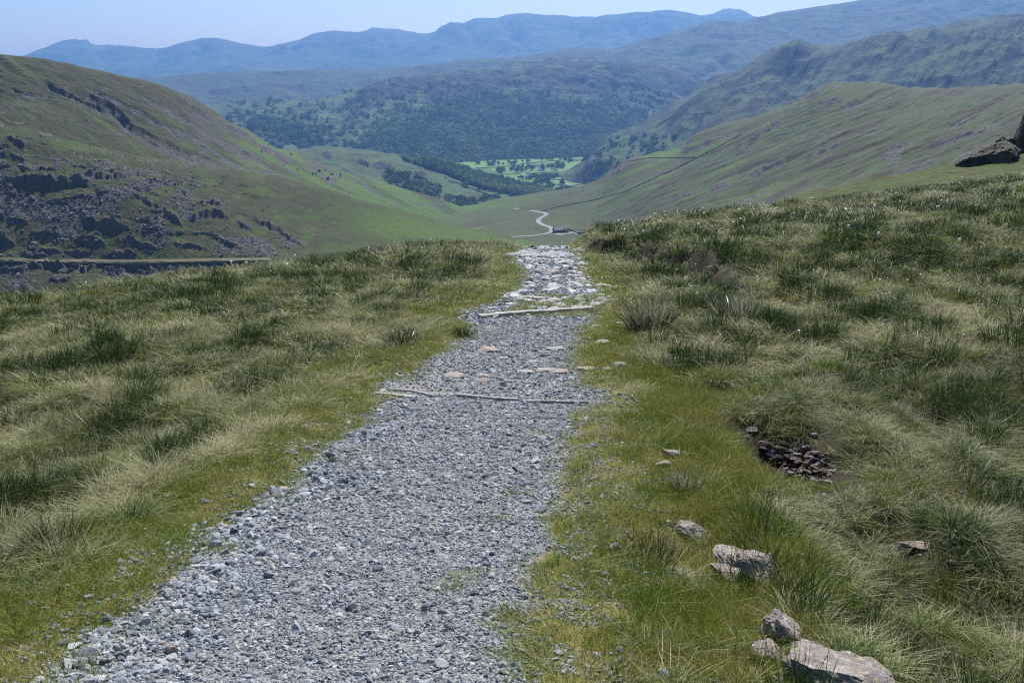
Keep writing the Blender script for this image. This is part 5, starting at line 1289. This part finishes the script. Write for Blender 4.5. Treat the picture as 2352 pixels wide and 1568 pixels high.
def cottage(lay, u, v, L_, D_, H_, rz, wallm, label, group=None):
    q = pick(lay, u, v)
    if q is None: return
    root = empty('cottage', q); root.rotation_euler = (0, 0, rz); tag(root, label, 'cottage', group)
    x, y = L_/2, D_/2; rh = D_*.42
    V_ = np.array([(-x, -y, -2), (x, -y, -2), (x, y, -2), (-x, y, -2), (-x, -y, H_), (x, -y, H_), (x, y, H_), (-x, y, H_), (-x, 0, H_+rh), (x, 0, H_+rh)])
    mesh_np('wall', V_, [np.array([[0, 1, 5, 4], [2, 3, 7, 6], [1, 2, 6, 5], [3, 0, 4, 7]]), np.array([[4, 8, 7], [5, 6, 9]])], wallm, smooth=False, parent=root)
    e = .35; V2 = []; 
    for zz in (.0, .22):
        V2 += [(-x-e, -y-e, H_-.15+zz), (x+e, -y-e, H_-.15+zz), (x+e, 0, H_+rh+.03+zz), (-x-e, 0, H_+rh+.03+zz), (-x-e, y+e, H_-.15+zz), (x+e, y+e, H_-.15+zz)]
    rf = mesh_np('roof', np.array(V2), np.array([[0, 3, 2, 1], [3, 4, 5, 2], [6, 7, 8, 9], [9, 8, 11, 10], [0, 1, 7, 6], [4, 10, 11, 5], [0, 6, 9, 3], [3, 9, 10, 4], [1, 2, 8, 7], [2, 5, 11, 8]]), M_slate, smooth=False, parent=root)
    for sx in (-1, 1):
        v_, f_ = boxv(sx*(x-.7)-.4, -.4, H_+rh-.6, sx*(x-.7)+.4, .4, H_+rh+1.1); mesh_np('chimney', v_, f_, M_stonew, smooth=False, parent=rf)
    for k in range(max(2, int(L_/4))):
        cx_ = -x + (k+.5)*L_/max(2, int(L_/4))
        for z0 in ((1.0,) if H_ < 4 else (.9, 3.4)):
            v_, f_ = boxv(cx_-.5, -y-.04, z0, cx_+.5, -y+.05, z0+1.2); mesh_np('window', v_, f_, M_win, smooth=False, parent=root)
    v_, f_ = boxv(.4, -y-.06, 0, 1.4, -y+.05, 2.1); mesh_np('door', v_, f_, M_slate, smooth=False, parent=root)
for a in ((1240, 392, 12, 7, 5, .2, 'white cottage under the tall conifer, left one of the pair'), (1249, 391.5, 9, 7, 5, -.3, 'white cottage under the tall conifer, right one of the pair'),
          (1271, 390.5, 12, 7, 5, -.25, 'white cottage on its own in front of the right grove'), (1277, 391.5, 8, 6, 4, .3, 'small white cottage right of the lone one'),
          (1212, 400.5, 10, 6, 4.5, -.5, 'white cottage beside the bend of the valley road'), (1219, 402.5, 12, 5, 3.5, -.5, 'long white cottage further down the valley road'), (1188, 399.5, 9, 6, 4, 0, 'white cottage at the left, below the tree belt')):
    cottage('valley_fields', *a[:6], M_white, a[6], 'white cottages in the valley')
cottage('right_hillside', 1285, 533, 15, 7, 3.2, .28, M_stonew, 'low cottage with a dark slate roof beside the road junction')

# dark outcrops on the knoll
M_out = stone_mat('dark_outcrop_stone', (.028, .026, .026), (.06, .057, .055), (.12, .115, .105), (.06, .068, .03), .5)
def outcrop(u, v, wm, dm, hm, rz, tilt, seed, label):
    q = pick('near_knoll', u, v)
    vv, ff = stone_co(seed, 5, cuts=16, flat=1, rough=.12, lo=.6, hi=.95); vv = vv/np.abs(vv).max(0)*np.array([wm/2, dm/2, hm])
    c_, s_ = math.cos(tilt), math.sin(tilt); vv = np.stack([vv[:, 0]*c_+vv[:, 2]*s_, vv[:, 1], -vv[:, 0]*s_+vv[:, 2]*c_], -1)
    c_, s_ = math.cos(rz), math.sin(rz); vv = np.stack([vv[:, 0]*c_-vv[:, 1]*s_, vv[:, 0]*s_+vv[:, 1]*c_, vv[:, 2]], -1)
    vv[:, 2] += .25*fbm(vv[:, 0]*.9+seed, vv[:, 1]*.9+vv[:, 2]*.7, 4, 9)
    o = mesh_np('rock_outcrop', vv, ff, M_out); o.location = q
    try: o.data.set_sharp_from_angle(angle=R(30))
    except Exception: pass
    tag(o, label, 'outcrop')
outcrop(2262, 372, 6.0, 5, 1.7, .1, -.30, 71, 'low rounded dark crag on the grassy knoll at the right')
outcrop(2310, 362, 4.6, 4, 1.9, .3, -.2, 72, 'second dark crag rising behind the low rounded one')
outcrop(2366, 345, 3.4, 5, 5.4, .0, .05, 73, 'steep dark crag cut by the right edge of the picture')
# boulders and scree blocks on the craggy hillside (uncountable)
rr = np.random.RandomState(77); P = []; S_ = []
hsl = LAYERS['left_hillside']; me = hsl.data; n = len(me.vertices)
co = np.empty(n*3, np.float32); me.vertices.foreach_get('co', co); co = co.reshape(-1, 3)
scv = np.empty(n, np.float32); me.attributes['scree'].data.foreach_get('value', scv); rkv = np.empty(n, np.float32); me.attributes['rock'].data.foreach_get('value', rkv)
U_, V_ = proj(co[:, 0], co[:, 1], co[:, 2]); vis = (U_ > -60) & (U_ < 1200) & (V_ < 690)
pr = np.where(scv > .3, .20*scv, .0) + .03*rkv + .0015
ix = np.nonzero(vis & (rr.rand(n) < pr))[0]; m = len(ix); s_ = np.exp(rr.randn(m)*.5)*.42; s_ = np.clip(s_, .2, 1.8)
P = co[ix] + np.stack([rr.randn(m)*.5, rr.randn(m)*.5, s_*.1], -1)
M_blk = stone_mat('scree_block_stone', (.03, .031, .036), (.075, .075, .08), (.18, .18, .185), (.12, .11, .10), 3, inst=True)
blk = [mesh_np('kind_%03d' % k, *stone_co(1300+k, 2, cuts=9, flat=.6, rough=.03, lo=.45, hi=.85), M_blk, smooth=False, link=False) for k in range(6)]
scatter('scree', P, np.stack([rr.randn(m)*.4, rr.randn(m)*.4, rr.rand(m)*6.28], -1), np.stack([s_]*3, -1), rr.randint(0, 6, m), rr.rand(m)**1.3, blk, 'scree blocks and boulders strewn over the craggy hillside')
print('scree', m, 'objects', len(sc.objects))
